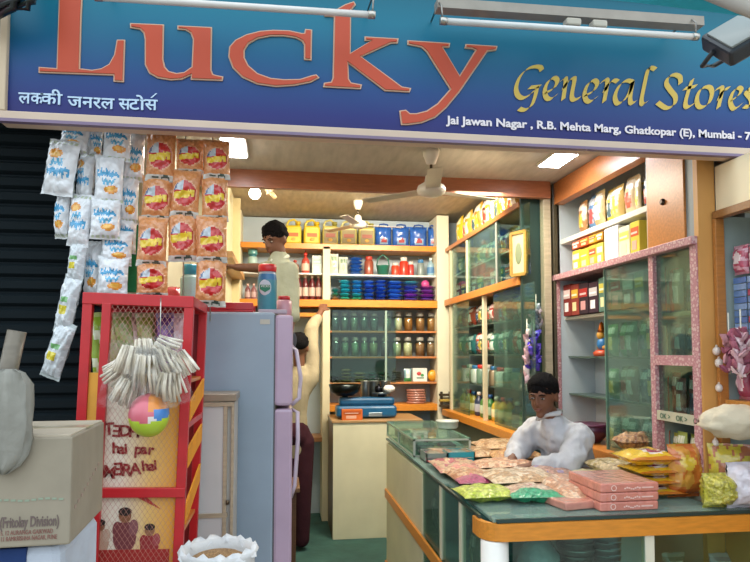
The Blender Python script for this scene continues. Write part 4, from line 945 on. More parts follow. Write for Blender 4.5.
for i, (a, b_, c, d) in enumerate([(70, 89, 242, 282), (63, 84, 278, 332), (54, 78, 325, 379)]):
    hang(a, b_, c, d, d_sil, 'silvery packet with yellow patch in the low left strip, %s one' % ['top', 'middle', 'bottom'][i], 'silver packets in a strip', 2.44, .12+.1*i, -.3, seed=20+i)
rl = [(146, 176, 134, 180), (176, 204, 141, 173), (203, 230, 142, 178), (142, 173, 178, 220), (172, 201, 172, 216), (201, 228, 176, 220), (138, 168, 219, 265), (167, 197, 213, 260), (196, 227, 218, 261), (136, 168, 262, 296), None, (196, 227, 258, 305)]
for i, q in enumerate(rl):
    if not q: continue
    a, b_, c, d = q
    hang(a, b_, c, d, d_red, 'orange and red snack packet, %s of row %s from the top' % (['left one', 'middle one', 'right one'][i % 3], ['one', 'two', 'three', 'four'][i//3]), RG, 2.43+.012*(i % 2), R.uniform(-.03, .05), [.05, 0, .1][i % 3], t=.05, seed=40+i)
hs = MB()
for px in (76, 110, 128, 157, 186, 213):
    a = U(px, 118, Y=2.485); hs.tube([a, (a.x, 2.485, 1.62)], .0022, '#bfc4bc', 5)
a, b_ = U(52, 121, Y=2.49), U(232, 121, Y=2.49); hs.bar(a, (b_.x, b_.y, a.z), .012, .012, '#5a5a54')
tag(hs.build('hanging_rail', 'metal'), 'thin rail and strings behind the hanging snack packets', 'rail')
a = U(134, 150, Y=2.5); b_ = U(134, 292, Y=2.5)
tag(MB().box((-.018, -.004, 0), (.018, .004, a.z-b_.z), '#2f7a4c', .002).build('green_strap', 'cloth', None, (a.x, 2.515, b_.z)), 'green strap between the white and the orange packets', 'strap')
# ---------------------------------------------------------------- the red wire display rack
RY = 2.0; RD = .36
rt_ = U(80, 291, Y=RY); rr_ = U(190, 294, Y=RY); RZ = (rt_.z+rr_.z)/2-.0
RX0, RX1 = U(74, 450, Y=RY).x, U(187, 450, Y=RY).x
rack = thing('snack_rack', 'tall red metal snack rack with wire mesh door and orange posters', 'display rack', (RX0-1.2*math.tan(math.radians(1.6)), RY, 0), rot=(0, math.radians(1.6), 0))
Wd = RX1-RX0; RED = '#bb1a22'
def rb_(name, lo, hi, col=RED, m='steel_paint', bev=.002, label=None): return MB().box(lo, hi, col, bev).build(name, m, rack, label=label)
for x in (0, Wd-.028):
    for y in (0, RD-.025): rb_('corner_post', (x, y, 0), (x+.028, y+.025, RZ))
XMp = U(98.5, 450, Y=RY).x-RX0
rb_('front_post', (XMp-.012, -.004, 0), (XMp+.014, .02, RZ-.03))
for y in (0, RD-.025): rb_('cross_bar', (0, y-.003, RZ-.035), (Wd, y+.025, RZ))
for x in (0, Wd-.02): rb_('side_bar', (x, .02, RZ-.03), (x+.02, RD, RZ))
zmid = U(140, 490, Y=RY).z; zpo = U(140, 372, Y=RY).z
rb_('cross_bar', (XMp, -.006, zmid-.016), (Wd, .02, zmid+.012))
rb_('side_bar', (Wd-.012, .02, 1.28), (Wd, RD, 1.3)); rb_('side_bar', (Wd-.012, .02, .75), (Wd, RD, .77))
rb_('back_sheet', (.02, RD-.012, .05), (Wd-.02, RD-.008, RZ-.02), '#8a2028')
rb_('top_sheet', (.01, .01, RZ-.012), (Wd-.01, RD-.01, RZ-.006), '#9a1c24')
for z in (1.415, .95, .5): 
    rb_('shelf', (.01, .02, z), (Wd-.01, RD-.01, z+.012), '#c8782c')
def slat(za, zb2):
    m = MB(); m.add([(Wd-.004, .02, za), (Wd-.004, .02, za+.06), (Wd-.004, RD-.02, zb2+.06), (Wd-.004, RD-.02, zb2), (Wd+.002, .02, za), (Wd+.002, .02, za+.06), (Wd+.002, RD-.02, zb2+.06), (Wd+.002, RD-.02, zb2)], cube_faces(), '#e0952c')
    m.build('side_card', 'card', rack)
slat(1.16, 1.2); slat(.99, 1.06); slat(1.3, 1.36)
# posters behind the mesh
def poster_mat():
    m = bpy.data.materials.new('printed_poster'); m.use_nodes = True; n = m.node_tree.nodes; l = m.node_tree.links
    b = n['Principled BSDF']; tc = n.new('ShaderNodeTexCoord'); sx = n.new('ShaderNodeSeparateXYZ'); l.new(tc.outputs['Object'], sx.inputs[0]); g = n.new('ShaderNodeMath'); g.operation = 'MULTIPLY_ADD'; g.inputs[1].default_value = 1/Wd; g.inputs[2].default_value = 0; l.new(sx.outputs[0], g.inputs[0])
    cr = n.new('ShaderNodeValToRGB'); e = cr.color_ramp.elements; e[0].position = .4; e[0].color = (*lin('#f0e6d4'), 1); e[1].position = .9; e[1].color = (*lin('#e09a2a'), 1)
    k = e.new(.66); k.color = (*lin('#ecc678'), 1)
    l.new(g.outputs[0], cr.inputs[0]); l.new(cr.outputs[0], b.inputs['Base Color']); b.inputs['Roughness'].default_value = .5
    MATS['poster'] = m
poster_mat()
rb_('upper_poster', (XMp+.012, .012, zmid+.01), (Wd-.026, .016, zpo), '#fff', 'poster', 0)
rb_('lower_poster', (XMp+.012, .012, .1), (Wd-.026, .016, zmid-.016), '#fff', 'poster', 0)
rb_('narrow_poster', (.026, .01, .1), (XMp-.01, .014, zpo), '#e3a848', 'card', 0)
lt = MB()
def rtx(body, px, py, size, ang=0, col='#8f1a20'):
    p = U(px, py, Y=RY+.01); a = math.radians(ang)
    q = Vector((p.x-RX0, .0095, p.z))
    lt.text(body, size, q, (math.cos(a), 0, math.sin(a)), (-math.sin(a), 0, math.cos(a)), col, .0008, 0, .0014)
for ch, px, py, sz, an in [('T', 103.5, 434, .05, 6), ('\u018e', 111, 435, .045, -4), ('D', 118.5, 435, .047, 3), ('H', 127.5, 435, .047, -3), ('A', 136.5, 435, .047, 4),
                       ('h', 112, 452, .045, 4), ('a', 118, 452, .043, -4), ('i', 124.5, 452, .043, 6), ('p', 134, 452, .045, -3), ('a', 141, 452, .043, 5), ('r', 147.5, 452, .043, -4),
                       ('M', 102.5, 476, .05, -6), ('\u018e', 114.5, 474, .048, 5), ('R', 121.5, 474, .05, -3), ('A', 130.5, 473, .048, 5), ('h', 142.5, 469, .043, 8), ('a', 148.5, 468, .041, -4), ('i', 154.5, 467, .041, 6)]:
    rtx(ch, px, py, sz, an)
lt.build('poster_lettering', 'paint', rack)
# people printed on the lower poster: flat figures
fg = MB()
def blob(px, py, rx, ry, col, k=0):
    p = U(px, py, Y=RY+.01); rx *= RY/F; ry *= RY/F
    n = 18; y = .0105-k*.0006
    fg.add([(p.x-RX0+rx*math.cos(2*PI*i/n), y, p.z+ry*math.sin(2*PI*i/n)) for i in range(n)], [tuple(range(n))], col)
for (px, py, s_, c, sk) in ((127, 518, 1.25, '#7a3a40', '#8a5a3c'), (152, 531, 1.0, '#9a2c30', '#9a6a48'), (102, 528, 1.0, '#c8a890', '#8a5a3c')):
    blob(px, py+14*s_, 8.5*s_, 12*s_, c, 1); blob(px-6*s_, py+8*s_, 3.5*s_, 6*s_, c, 2); blob(px+7*s_, py+6*s_, 3.5*s_, 6*s_, mixc(c, '#ffffff', .15), 2)
    blob(px, py-3*s_, 4.6*s_, 5.2*s_, sk, 3); blob(px, py-6.5*s_, 4.9*s_, 3.2*s_, '#241a18', 4)
fg.build('printed_family', 'paint', rack)
p0 = U(100, 549, Y=RY+.01); p1 = U(172, 562, Y=RY+.01)
MB().box((p0.x-RX0, .0085, p1.z-.1), (p1.x-RX0, .0105, p0.z), '#a82420').build('printed_band', 'paint', rack)
p0 = U(137, 495, Y=RY+.01); p1 = U(163, 507, Y=RY+.01)
MB().add([(p0.x-RX0, .0095, p0.z), (p0.x-RX0+.03, .0095, p0.z), (p1.x-RX0, .0095, p1.z)], [(0, 2, 1)], '#b8382c').build('printed_arrow', 'paint', rack)
# diamond wire mesh on the door
wm = MB(); x0, x1, z0, z1 = XMp+.014, Wd-.026, .1, RZ-.035; st = .0135; y = .003
k = x0-(z1-z0)
def clip_line(xa, za, dx):
    # 45-degree wires (steeper: dz = 1.6 dx)
    pts = []
    return pts
sl = 1.5
c = z0-sl*x1
while c < z1-sl*x0:
    for s_ in (1, -1):
        # z = s*sl*x + c'
        cc = c if s_ == 1 else (z0+z1)-c
        xa, xb = x0, x1; za, zb2 = s_*sl*xa+cc, s_*sl*xb+cc
        if s_ == 1:
            if za < z0: xa = (z0-cc)/sl; za = z0
            if zb2 > z1: xb = (z1-cc)/sl; zb2 = z1
        else:
            if za > z1: xa = (cc-z1)/sl; za = z1
            if zb2 < z0: xb = (cc-z0)/sl; zb2 = z0
        if xb-xa > .004: wm.bar((xa, y, za), (xb, y+.0006*s_, zb2), .0008, .0008, '#c08878', (0, 1, 0))
    c += st*1.7
wm.build('wire_mesh', 'steel_paint', rack)
# snack packets standing in the top of the rack
ins = [(103, '#8fae3a', '#d8e0c0', 7), (108, '#c8c8b8', '#d8d8d0', 8), (114, '#a8a058', '#c8c078', 4), (124, '#c08a80', '#d8b0a8', 10), (131, '#8a9a4a', '#a8b068', 10), (140, '#c8988c', '#dcb8b0', 8), (149, '#8a8a3c', '#a8a860', 6), (158, '#6a3a6a', '#9a6a98', -4), (167, '#5a3070', '#8a50a0', 4), (177, '#c8a0a8', '#d8c0c8', 4)]
for i, (px, c1, c2, an) in enumerate(ins):
    p = U(px+3, 370, Y=RY+.16)
    pouch(.06, .2, .04, d_stripes(c1, c2, None, 2), '%s packet standing inside the red rack, %s from the left' % (cname(c1), ORD[i]), (p.x, RY+.13+.02*(i % 2), 1.43), 0, 'packets standing inside the red rack', rot=(0, math.radians(-an), math.radians(25)))
# wafers in clear bags hanging on the front, and the ball
cl_ = U(149, 372, Y=RY-.09)
wb = thing('wafer_bunch', 'bunch of cream white pleated wafers in clear bags hanging on the rack front', 'snack bag', (cl_.x, RY-.09, cl_.z))
rg = random.Random(5)
def fansheet(mb, c, w_, h, ang, n=9, col='#f4ead8'):
    """a pleated fan of stick wafers"""
    M = Matrix.Translation(c) @ Matrix.Rotation(ang[0], 4, 'Y') @ Matrix.Rotation(ang[1], 4, 'Z') @ Matrix.Rotation(ang[2], 4, 'X')
    for i in range(n):
        u = (i-(n-1)/2)/n; a = Vector((u*w_*.7, .01*math.sin(i*2), h*.5)); b_ = Vector((u*w_*1.15, .012*math.cos(i*1.7), -h*.5))
        k0 = len(mb.v); mb.tube([a, (a+b_)/2+Vector((0, -.006, 0)), b_], w_*.45/n+.0015, rg.choice([col, '#e4d8c4', '#f2eadc', '#d8ccb6']), 6)
        for q in range(k0, len(mb.v)): mb.v[q] = M @ mb.v[q]
groups = [((-.085, 0, -.01), .09, .13, (.35, .3, 0)), ((-.045, -.03, .045), .09, .1, (-.1, 0, .1)), ((.0, -.035, -.01), .1, .13, (.05, 0, 0)), ((.05, -.02, .03), .1, .11, (-.6, 0, 0)), ((.09, 0, -.02), .09, .12, (-.35, -.3, 0)), ((-.06, -.02, -.055), .09, .1, (.5, 0, .1)), ((.06, -.03, -.05), .09, .1, (-.2, 0, .1)), ((-.02, .0, -.03), .1, .12, (.2, .1, 0)), ((.045, .0, .075), .09, .08, (-1.0, 0, 0)), ((.11, .01, .02), .06, .09, (-.7, 0, 0)), ((-.11, .01, .02), .06, .09, (.6, 0, 0)), ((-.01, -.01, .06), .08, .09, (.1, 0, 0)), ((.02, -.01, -.07), .08, .07, (-.1, 0, 0))]
for i, (c_, w_, h, an) in enumerate(groups):
    m = MB(); fansheet(m, Vector(c_)*.86+Vector((rg.uniform(-.01, .01), rg.uniform(-.012, .012), rg.uniform(-.01, .01))), w_*.78, h*.8, (an[0]+rg.uniform(-.35, .35), an[1]+rg.uniform(-.4, .4), rg.uniform(-.3, .3)), 12); m.build('wafer_sheaf', 'plastic', wb)
for i, (c_, w_, h, an) in enumerate([((-.07, -.045, -.01), .13, .19, (.2, 0, 0)), ((.02, -.055, .0), .14, .2, (0, 0, 0)), ((.08, -.04, .0), .12, .19, (-.3, 0, 0))]):
    m = MB().pillow(w_, h, .03, lambda u, v: '#ffffff', 16, 18, seed=i+70, wr=.5); m.xf(Matrix.Translation(Vector(c_)-Vector((0, 0, h/2)))@ Matrix.Rotation(an[0], 4, 'Y')); m.build('clear_bag', 'clear_wrap', wb)
MB().tube([(.03, 0, .08), (.025, .02, .2), (.02, .05, RZ-cl_.z-.02)], .0018, '#c8c8c0', 5).build('string', 'metal', wb)
bc = U(149, 415, Y=RY-.11)
ball = thing('toy_ball', 'pink, orange, blue and lime ball in a clear wrap below the wafers', 'ball', bc)
def ballcol():
    m = MB(); n, k = 44, 30; rad = 19*RY/F*.93; rings = []; 
    for i in range(k+1):
        a = -PI/2+PI*i/k; a = max(-PI/2+.02, min(PI/2-.02, a)); rings.append([(rad*math.cos(a)*math.cos(2*PI*j/n), rad*math.cos(a)*math.sin(2*PI*j/n), rad*1.12*math.sin(a)) for j in range(n)])
    m.loft(rings, '#d06a78')
    for i, f in enumerate(m.f):
        c = sum((m.v[q] for q in f), Vector())/len(f)/rad
        if c.z < -.3+.25*c.x*c.x: m.c[i] = '#b4cf3c'
        elif c.x+.3*c.z > .45 and c.z < .4: m.c[i] = '#4a84c8'
        elif c.x > .1 and c.z > .2: m.c[i] = '#dc8a3c'
        elif c.x > .15 and c.z < -.05: m.c[i] = '#e0d8d4'
    return m
ballcol().build('ball_body', 'plastic', ball)
MB().tube([(0, 0, .06), (.005, .03, .12)], .0018, '#c8c8c0', 5).build('string', 'metal', ball)
# ---------------------------------------------------------------- fridge
FY = 2.66; FXR = U(274, 420, Y=FY).x; FZ = U(250, 312, Y=FY).z
fr_ = thing('refrigerator', 'tall two door refrigerator, grey blue side and lilac doors, beside the rack', 'refrigerator', (FXR-.5, FY, 0))
def fb(name, lo, hi, col, m='fridge_enamel', bev=.008): return MB().box(lo, hi, col, bev).build(name, m, fr_)
DT = .075; FW = .5; FL = .6
fb('cabinet_body', (0, 0, .04), (FW, FL, FZ), '#8d9cab', bev=.01)
zs = U(283, 407.5, Y=FY).z
MB().box((FW, 0, zs+.006), (FW+DT, FL, FZ-.01), '#b49cb2', .012).build('freezer_door', 'fridge_enamel', fr_)
MB().box((FW, 0, .06), (FW+DT, FL, zs-.006), '#b49cb2', .012).build('lower_door', 'fridge_enamel', fr_)
fb('door_gasket', (FW-.004, .004, .06), (FW+.004, FL-.004, FZ-.01), '#4c4a50', bev=0)
fb('hinge_cover', (FW-.07, .03, FZ-.004), (FW+.05, .1, FZ+.014), '#a899a4', bev=.004)
fb('top_badge', (FW-.06, -.002, FZ-.05), (FW-.02, .0, FZ-.03), '#b7b0a2', bev=0)
fb('foot', (.03, .03, 0), (.08, .08, .045), '#2a2a2c'); fb('foot', (FW-.08, .03, 0), (FW-.03, .08, .045), '#2a2a2c'); fb('foot', (.03, FL-.08, 0), (.08, FL-.03, .045), '#2a2a2c'); fb('foot', (FW-.08, FL-.08, 0), (FW-.03, FL-.03, .045), '#2a2a2c')
hx = FW+DT
def zf(py): return U(290, py, Y=FY+.06).z
MB().tube([(hx-.005, .05, zf(346)), (hx+.014, .05, zf(350)), (hx+.034, .05, zf(378)), (hx+.028, .05, zf(398)), (hx-.005, .05, zf(405))], .009, '#c0b0bf', 10).build('door_handle', 'plastic', fr_)
MB().tube([(hx-.005, .05, zf(409)), (hx+.022, .05, zf(412)), (hx+.024, .05, zf(440)), (hx+.012, .05, zf(485)), (hx-.005, .05, zf(497))], .009, '#c0b0bf', 10).build('door_handle', 'plastic', fr_)
# things on the fridge
t = thing('red_tray', 'flat red tray lying on top of the refrigerator behind the orange packets', 'tray', (FXR-.22, FY+.12, FZ+.001))
MB().box((-.2, -.09, 0), (.13, .12, .012), '#b81c28', .004).build('tray_base', 'plastic', t)
MB().box((-.2, -.092, .01), (.13, -.08, .04), '#b01a26', .003).box((-.2, .11, .01), (.13, .12, .04), '#b01a26', .003).build('tray_rim', 'plastic', t)
jp = U(267, 311, Y=FY+.14); jw = 9.5*(FY+.14)/F; jh = U(267, 265, Y=FY+.14).z-FZ
vj = thing('sweet_jar', 'tall clear blue sweet jar with red lid standing on the refrigerator', 'jar', (jp.x, FY+.14, FZ+.001))
MB().lathe([(jw*.92, 0), (jw, .01), (jw, jh*.68), (jw*.9, jh*.8), (jw*.82, jh*.86)], (0, 0, 0), ['#5f9a90', '#3f8a9c', '#2f78b0', '#a8bcd0', '#3a5aa0'], 28).build('jar_body', 'plastic', vj)
MB().lathe([(jw*.9, jh*.85), (jw*.95, jh*.87), (jw*.95, jh*.97), (jw*.86, jh), (0, jh)], (0, 0, 0), '#d0222c', 24).build('lid', 'plastic', vj)
m = MB(); yf = -jw-.002
m.sphere((-.008, yf+.004, jh*.52), (jw*.62, .006, jh*.16), '#c8d0dc', 16, 10); m.build('jar_label', 'paint', vj)
m = MB(); m.add([(-.03, yf-.004, jh*.57), (.014, yf-.004, jh*.57), (.014, yf-.004, jh*.48), (-.008, yf-.004, jh*.42), (-.03, yf-.004, jh*.48)], [(0, 4, 3, 2, 1)], '#1d7a5a')
m.text('VICKS', .014, (-.026, yf-.0055, jh*.52), (1, 0, 0), (0, 0, 1), '#eef2f0', .0004); m.build('label_emblem', 'paint', vj)
jp = U(284, 311, Y=FY+.2); 
jar(.036, U(284, 296, Y=FY+.2).z-FZ, '#c8909c', '#c01c28', 'short pink jar with red lid right of the blue sweet jar', (jp.x, FY+.22, FZ+.001), glass=False, name='plastic_jar')
jp = U(187, 300, Y=FY+.2)
jar(.048, U(187, 262, Y=FY+.2).z-FZ, '#9cc0c4', '#2a92b0', 'clear bluish jar with teal lid behind the orange packets', (jp.x, FY+.3, FZ+.001), glass=False, name='plastic_jar')
jp = U(178, 300, Y=FY+.3)
flatpack(.14, .1, .1, '#a82030', '#b8404c', 'dark red bag lying between the orange packets on the fridge', (jp.x-.04, FY+.4, FZ+.04))
# ---------------------------------------------------------------- small white cupboard in front of the fridge
CYc = 2.42; cx0, cx1 = U(196, 450, Y=CYc).x, U(234, 450, Y=CYc).x; cz = U(215, 394, Y=CYc).z
cu = thing('wooden_cupboard', 'low worn white cupboard with wooden frame in front of the fridge side', 'cupboard', (cx0, CYc, 0))
w_ = cx1-cx0
MB().box((0, .0, 0), (w_, .2, cz-.025), '#b5b2ac', .003).build('cupboard_body', 'paint', cu)
MB().box((-.006, -.01, cz-.028), (w_+.006, .205, cz), '#8f7f6c', .003).build('cupboard_top', 'laminate', cu)
zc2 = U(215, 514, Y=CYc).z
MB().box((.008, -.012, .5), (w_-.03, -.0, cz-.04), '#c2c0be', .002).build('door', 'paint', cu)
m = MB()
for lo, hi in (((.0, -.016, .3), (.012, .0, cz-.03)), ((w_-.038, -.016, .3), (w_-.024, .0, cz-.03)), ((w_-.01, -.016, .3), (w_, .0, cz-.03)), ((.0, -.018, cz-.045), (w_, .0, cz-.03)), ((.0, -.018, zc2-.01), (w_-.02, .0, zc2+.006))): m.box(lo, hi, '#a99880', .001)
m.build('door_frame', 'laminate', cu)
MB().lathe([(.006, 0), (.006, .015)], (w_-.02, -.02, .95), '#6a5a48', 10).build('latch', 'metal', cu)
# ---------------------------------------------------------------- white sack with grain at the bottom
sy = 1.95; sc_ = U(218, 556, Y=sy); sr = 37*sy/F
sk = thing('grain_sack', 'open white woven sack of brown grain in front of the fridge', 'sack', (sc_.x, sy, 0))
zt2 = U(218, 553, Y=sy).z
MB().lathe([(sr*.8, 0), (sr*.98, .05), (sr*1.02, zt2*.5), (sr*.96, zt2-.05), (sr*.93, zt2-.02), (sr*.99, zt2), (sr*1.0, zt2+.012), (sr*.88, zt2+.014), (sr*.82, zt2-.01), (sr*.8, zt2-.04)], (0, 0, 0), '#cfd0d0', 32).build('sack_body', 'cloth', sk)
cf = MB(); rings = []
for q in range(3):
    rings.append([((sr*(1.0-.07*q))*(1+.05*math.sin(k*1.7+q))*math.cos(2*PI*k/40), (sr*(1.0-.07*q))*(1+.05*math.sin(k*1.7+q))*math.sin(2*PI*k/40), zt2+.0+.022*math.sin(PI*q/2)+.007*math.sin(k*2.3)) for k in range(40)])
cf.loft(rings, '#d8dadc', False, False); cf.build('rolled_rim', 'cloth', sk)
g = MB(); g.sphere((0, 0, zt2-.03), (sr*.83, sr*.83, .034), '#9a7a52', 24, 8); gr = g.build('grain', 'grain', sk); gr['kind'] = 'stuff'
# ---------------------------------------------------------------- cartons bottom left
CYF2 = 1.42
a = U(71, 490, Y=CYF2); zt3 = U(40, 437, Y=CYF2).z; zb3 = U(40, 546, Y=CYF2).z
bc_ = thing('cardboard_carton', 'large pale cardboard carton at the lower left reading Fritolay Division', 'carton', (a.x, CYF2, zb3), rz=math.radians(3))
Wc, Dc, Hc = .42, .3, zt3-zb3
MB().box((-Wc, 0, 0), (0, Dc, Hc), '#968d7c', .004).build('carton_body', 'card', bc_)
MB().box((-Wc+.004, .003, Hc-.001), (-.004, Dc/2-.001, Hc+.004), '#b3a794', .001).build('top_flap', 'card', bc_)
MB().box((-Wc+.004, Dc/2+.001, Hc-.001), (-.004, Dc-.003, Hc+.004), '#ae a28e'.replace(' ', ''), .001).build('top_flap', 'card', bc_)
MB().box((-Wc, Dc/2-.02, Hc+.003), (.0, Dc/2+.02, Hc+.0055), '#a3977e').build('sealing_tape', 'plastic', bc_)
def cpt(px, py): p = U(px, py, Y=CYF2); return (p.x-a.x, -.0012, p.z-zb3)
m = MB(); q = cpt(1, 527); m.text('(Fritolay Division)', .03, q, (1, 0, 0), (0, 0, 1), '#6a5a56', .0005, 0, .0006, width=50*CYF2/F); m.build('printing', 'paint', bc_); m = MB()
m.text('S. 12 AURANGA GAIKWAD', .013, cpt(2, 534.5), (1, 0, 0), (0, 0, 1), '#8a5a50', .0004, 0, 0, width=44*CYF2/F); m.build('printing', 'paint', bc_); m = MB()
m.text('11 RAMKRISHNA NAGAR, PUNE', .013, cpt(2, 540.5), (1, 0, 0), (0, 0, 1), '#8a5a50', .0004, 0, 0, width=47*CYF2/F); m.build('printing', 'paint', bc_); m = MB()
for i in range(30):
    x = -Wc+.02+i*.013; m.box((x, -.0014, Hc*.42+.0015*math.sin(i)), (x+.009, .0, Hc*.42+.004+.0015*math.sin(i)), '#8d9a86')
for i in range(9):
    m.box((-.0005, .03+i*.026, Hc*(.3+.03*i)), (.0012, .042+i*.026, Hc*(.33+.03*i)), '#9a8478')
m.build('printing', 'paint', bc_)
# what the carton stands on
st_ = thing('white_bundle', 'white and dark blue wrapped bundle under the pale carton', 'bundle', (a.x-.21, CYF2+.02, 0))
zl = zb3-.004
MB().box((-.2, 0, zl-.26), (.19, .27, zl), '#b8c0cc', .02).build('bundle_body', 'cloth', st_)
MB().box((.02, -.004, zl-.25), (.12, .01, zl-.004), '#2b3f6c', .002).build('blue_panel', 'cloth', st_)
MB().box((-.19, .0, 0), (.18, .26, zl-.26), '#6a5a48', .006).build('wooden_base', 'laminate', st_)
# wooden pole and hanging rag at the far left
a = U(24, 330, Y=1.5); b_ = U(-14, 460, Y=1.5)
pole = tag(MB().tube([U(17, 331, Y=1.5), U(6, 380, Y=1.5), U(-18, 520, Y=1.5)], .0195, '#6e6658', 14).build('wooden_pole', 'laminate'), 'stub of a grey wooden pole leaning at the far left above the rag', 'pole')
rag = MB(); rings = []
ctrl = [(8, 369, 6, .01), (8, 373, 13, .02), (9, 385, 17, .03), (10, 405, 18, .03), (11, 425, 17, .03), (7, 440, 20, .028), (10, 455, 14, .022), (6, 466, 11, .018), (3, 474, 4, .008)]
for (px, py, hw, th) in ctrl:
    p = U(px, py, Y=1.40); w_ = hw*1.4/F; ring = []
    for k in range(24):
        an = 2*PI*k/24; f = 1+.3*noise.noise(Vector((math.cos(an)*2, math.sin(an)*2, py*.04)))+.14*math.sin(an*7+py*.03)
        ring.append((p.x+w_*math.cos(an)*f-.0, p.y+th*math.sin(an)*f+.006*math.sin(an*6), p.z))
    rings.append(ring)
rag.loft(rings[::-1], '#8f8e86')
tag(rag.build('draped_rag', 'cloth'), 'dirty grey cloth rag hanging on the pole at the left edge', 'rag')
# ================================================================ COUNTER GOODS
def on_counter(px0, px1, py0, py1, hgt, design, label, seed, m='snack', zb_=CT, rz=0, group='snack bags spread on the counter', dY=None, Y=None):
    """a bag lying on the glass top: front edge seen at py1, back edge at py0"""
    z = zb_+.0005; Yf = U((px0+px1)/2, py1, Z=z).y; Yb = U((px0+px1)/2, py0, Z=z+hgt*.8).y if dY is None else Yf+dY
    Yf = Y if Y else Yf
    x0 = U(px0, 353, Y=(Yf+Yb)/2).x; x1 = U(px1, 353, Y=(Yf+Yb)/2).x
    w_ = (x1-x0)*1.13; d = (Yb-Yf)*1.2
    b = MB().pillow(w_, d, hgt, design, 18, 18, seed=seed, wr=.28)
    b.xf(Matrix.Translation((0, -d/2, hgt*.5)) @ Matrix.Rotation(-PI/2, 4, 'X') @ Matrix.Scale(-1, 4, (0, 1, 0)))
    for i, f in enumerate(b.f): b.f[i] = f[::-1]
    return tag(b.build('snack_bag', m, None, ((x0+x1)/2, (Yf+Yb)/2, z), (0, 0, rz)), label, 'snack bag', group)
def d_mix(cs, s=3, seed=1, edge=None, front=None):
    def f(u, v):
        if edge and u < -.62: return edge
        if front and v < -.45: return front
        k = noise.noise(Vector((u*s+seed, v*s-seed, seed)))
        return cs[int((k*.5+.5)*len(cs)*.999) % len(cs)]
    return f
TAN = ['#b9906a', '#c9a680', '#a87c50', '#d6bc98']; PEACH = ['#cf9f7c', '#dab493', '#c58e6c', '#e2c6ac']; PALE = ['#c9ab88', '#dcc6a6', '#bd976e', '#e4d4bc']
cbags = [
 (421, 461, 446, 462, .05, d_mix(PEACH, 3, 1, '#9a3a6a'), 'pinkish snack bag with magenta edge at the far left counter edge', None),
 (450, 492, 446, 461, .05, d_mix(TAN+['#c8863c'], 3, 2), 'tan snack bag next to the magenta edged one at the far end', None),
 (476, 519, 439, 453, .06, d_mix(TAN, 3, 3), 'tan snack bag farthest back, near the shopkeeper\'s hand', None),
 (490, 538, 449, 464, .06, d_mix(['#a8703c', '#b8824c', '#c89a64', '#d8b88c'], 4, 4), 'orange brown snack bag in front of the shopkeeper\'s sleeve', None),
 (435, 477, 458, 477, .05, d_mix(['#b8485c', '#d88a80', '#c8a888', '#a83a58', '#8aa858'], 2.5, 5), 'red and pink snack bag at the left counter edge, middle of the row', None),
 (475, 530, 458, 472, .05, d_mix(PEACH, 3, 7), 'long peach coloured snack bag in the middle of the counter', None),
 (451, 487, 468, 488, .05, d_mix(['#c89a78', '#d8b08c', '#b87850', '#c04878'], 3, 6, None, '#a8326a'), 'peanut bag with magenta front edge at the left counter edge', None),
 (526, 572, 462, 479, .05, d_mix(['#8a7aa0', '#a07868', '#b88a78', '#7a6a98'], 3, 9), 'violet brown snack bag just below the shopkeeper\'s elbow', None),
 (484, 549, 467, 488, .055, d_mix(PALE, 3, 8), 'wide pale peanut bag in the centre of the counter', None),
 (546, 585, 474, 504, .06, d_mix(PEACH+['#b8744c'], 4, 12), 'peach snack bag touching the pink packs', None),
 (459, 507, 484, 504, .055, d_mix(['#b8c83c', '#c8d454', '#a8bc2c', '#d4d88c'], 3, 10), 'lime green snack bag at the front left corner of the counter', None),
 (506, 551, 484, 505, .06, d_mix(['#c87878', '#d8c0a8', '#c8a488', '#d8909c'], 2.5, 11, None, '#22a070'), 'snack bag with bright green front and pink top on the counter front', None),
]
for i, (a, b_, c, d, hg, ds, lab, _) in enumerate(cbags): on_counter(a, b_, c, d, hg, ds, lab, i*3.1+2, zb_=CT+(.0 if i not in (5, 8, 7) else .012), rz=R.uniform(-.06, .06))
for i, (a, b_, c, d) in enumerate([(566, 603, 466, 486), (575, 612, 473, 500), (520, 552, 470, 478)]):
    on_counter(a, b_, c, d, .045, d_mix(PALE if i else PEACH, 3, 20+i), ['pale peach bag behind the pink packs', 'pale bag squeezed left of the pink packs', 'small pale bag between the centre bags'][i], 33+i)
# low glass display case at the far end of the counter
ya_, yb2 = 3.6, 4.55
tcse = thing('glass_case', 'low glass display case standing on the far end of the counter', 'display case', (CX+.02, ya_, CT+.001))
Wg, Lg, Hg = .34, yb2-ya_, .1
m = MB()
for x in (0, Wg-.012):
    for y in (0, Lg*.5, Lg-.012): m.box((x, y, 0), (x+.012, y+.012, Hg), '#a8b0a4')
for y in (0, Lg-.012): m.box((0, y, Hg-.01), (Wg, y+.012, Hg), '#a8b0a4'); m.box((0, y, 0), (Wg, y+.012, .01), '#a8b0a4')
for x in (0, Wg-.012): m.box((x, 0, Hg-.01), (x+.012, Lg, Hg), '#a8b0a4'); m.box((x, 0, 0), (x+.012, Lg, .01), '#a8b0a4')
m.build('case_frame', 'paint', tcse)
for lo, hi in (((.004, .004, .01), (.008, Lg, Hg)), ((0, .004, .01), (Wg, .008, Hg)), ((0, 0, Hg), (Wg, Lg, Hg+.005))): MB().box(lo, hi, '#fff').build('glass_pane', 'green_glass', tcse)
for i in range(8):
    c = ['#4a5a58', '#6a3a44', '#3a6a60', '#8a8a70'][i % 4]
    carton(.1, .09, .05, c, mixc(c, '#ffffff', .5), '%s small pack inside the low glass case, %s from the near end' % (cname(c), ORD[i//2*2+(i % 2)]), (CX+.11+.13*(i % 2), ya_+.1+.24*(i//2), CT+.012), PI/2, 'packs inside the low glass case')
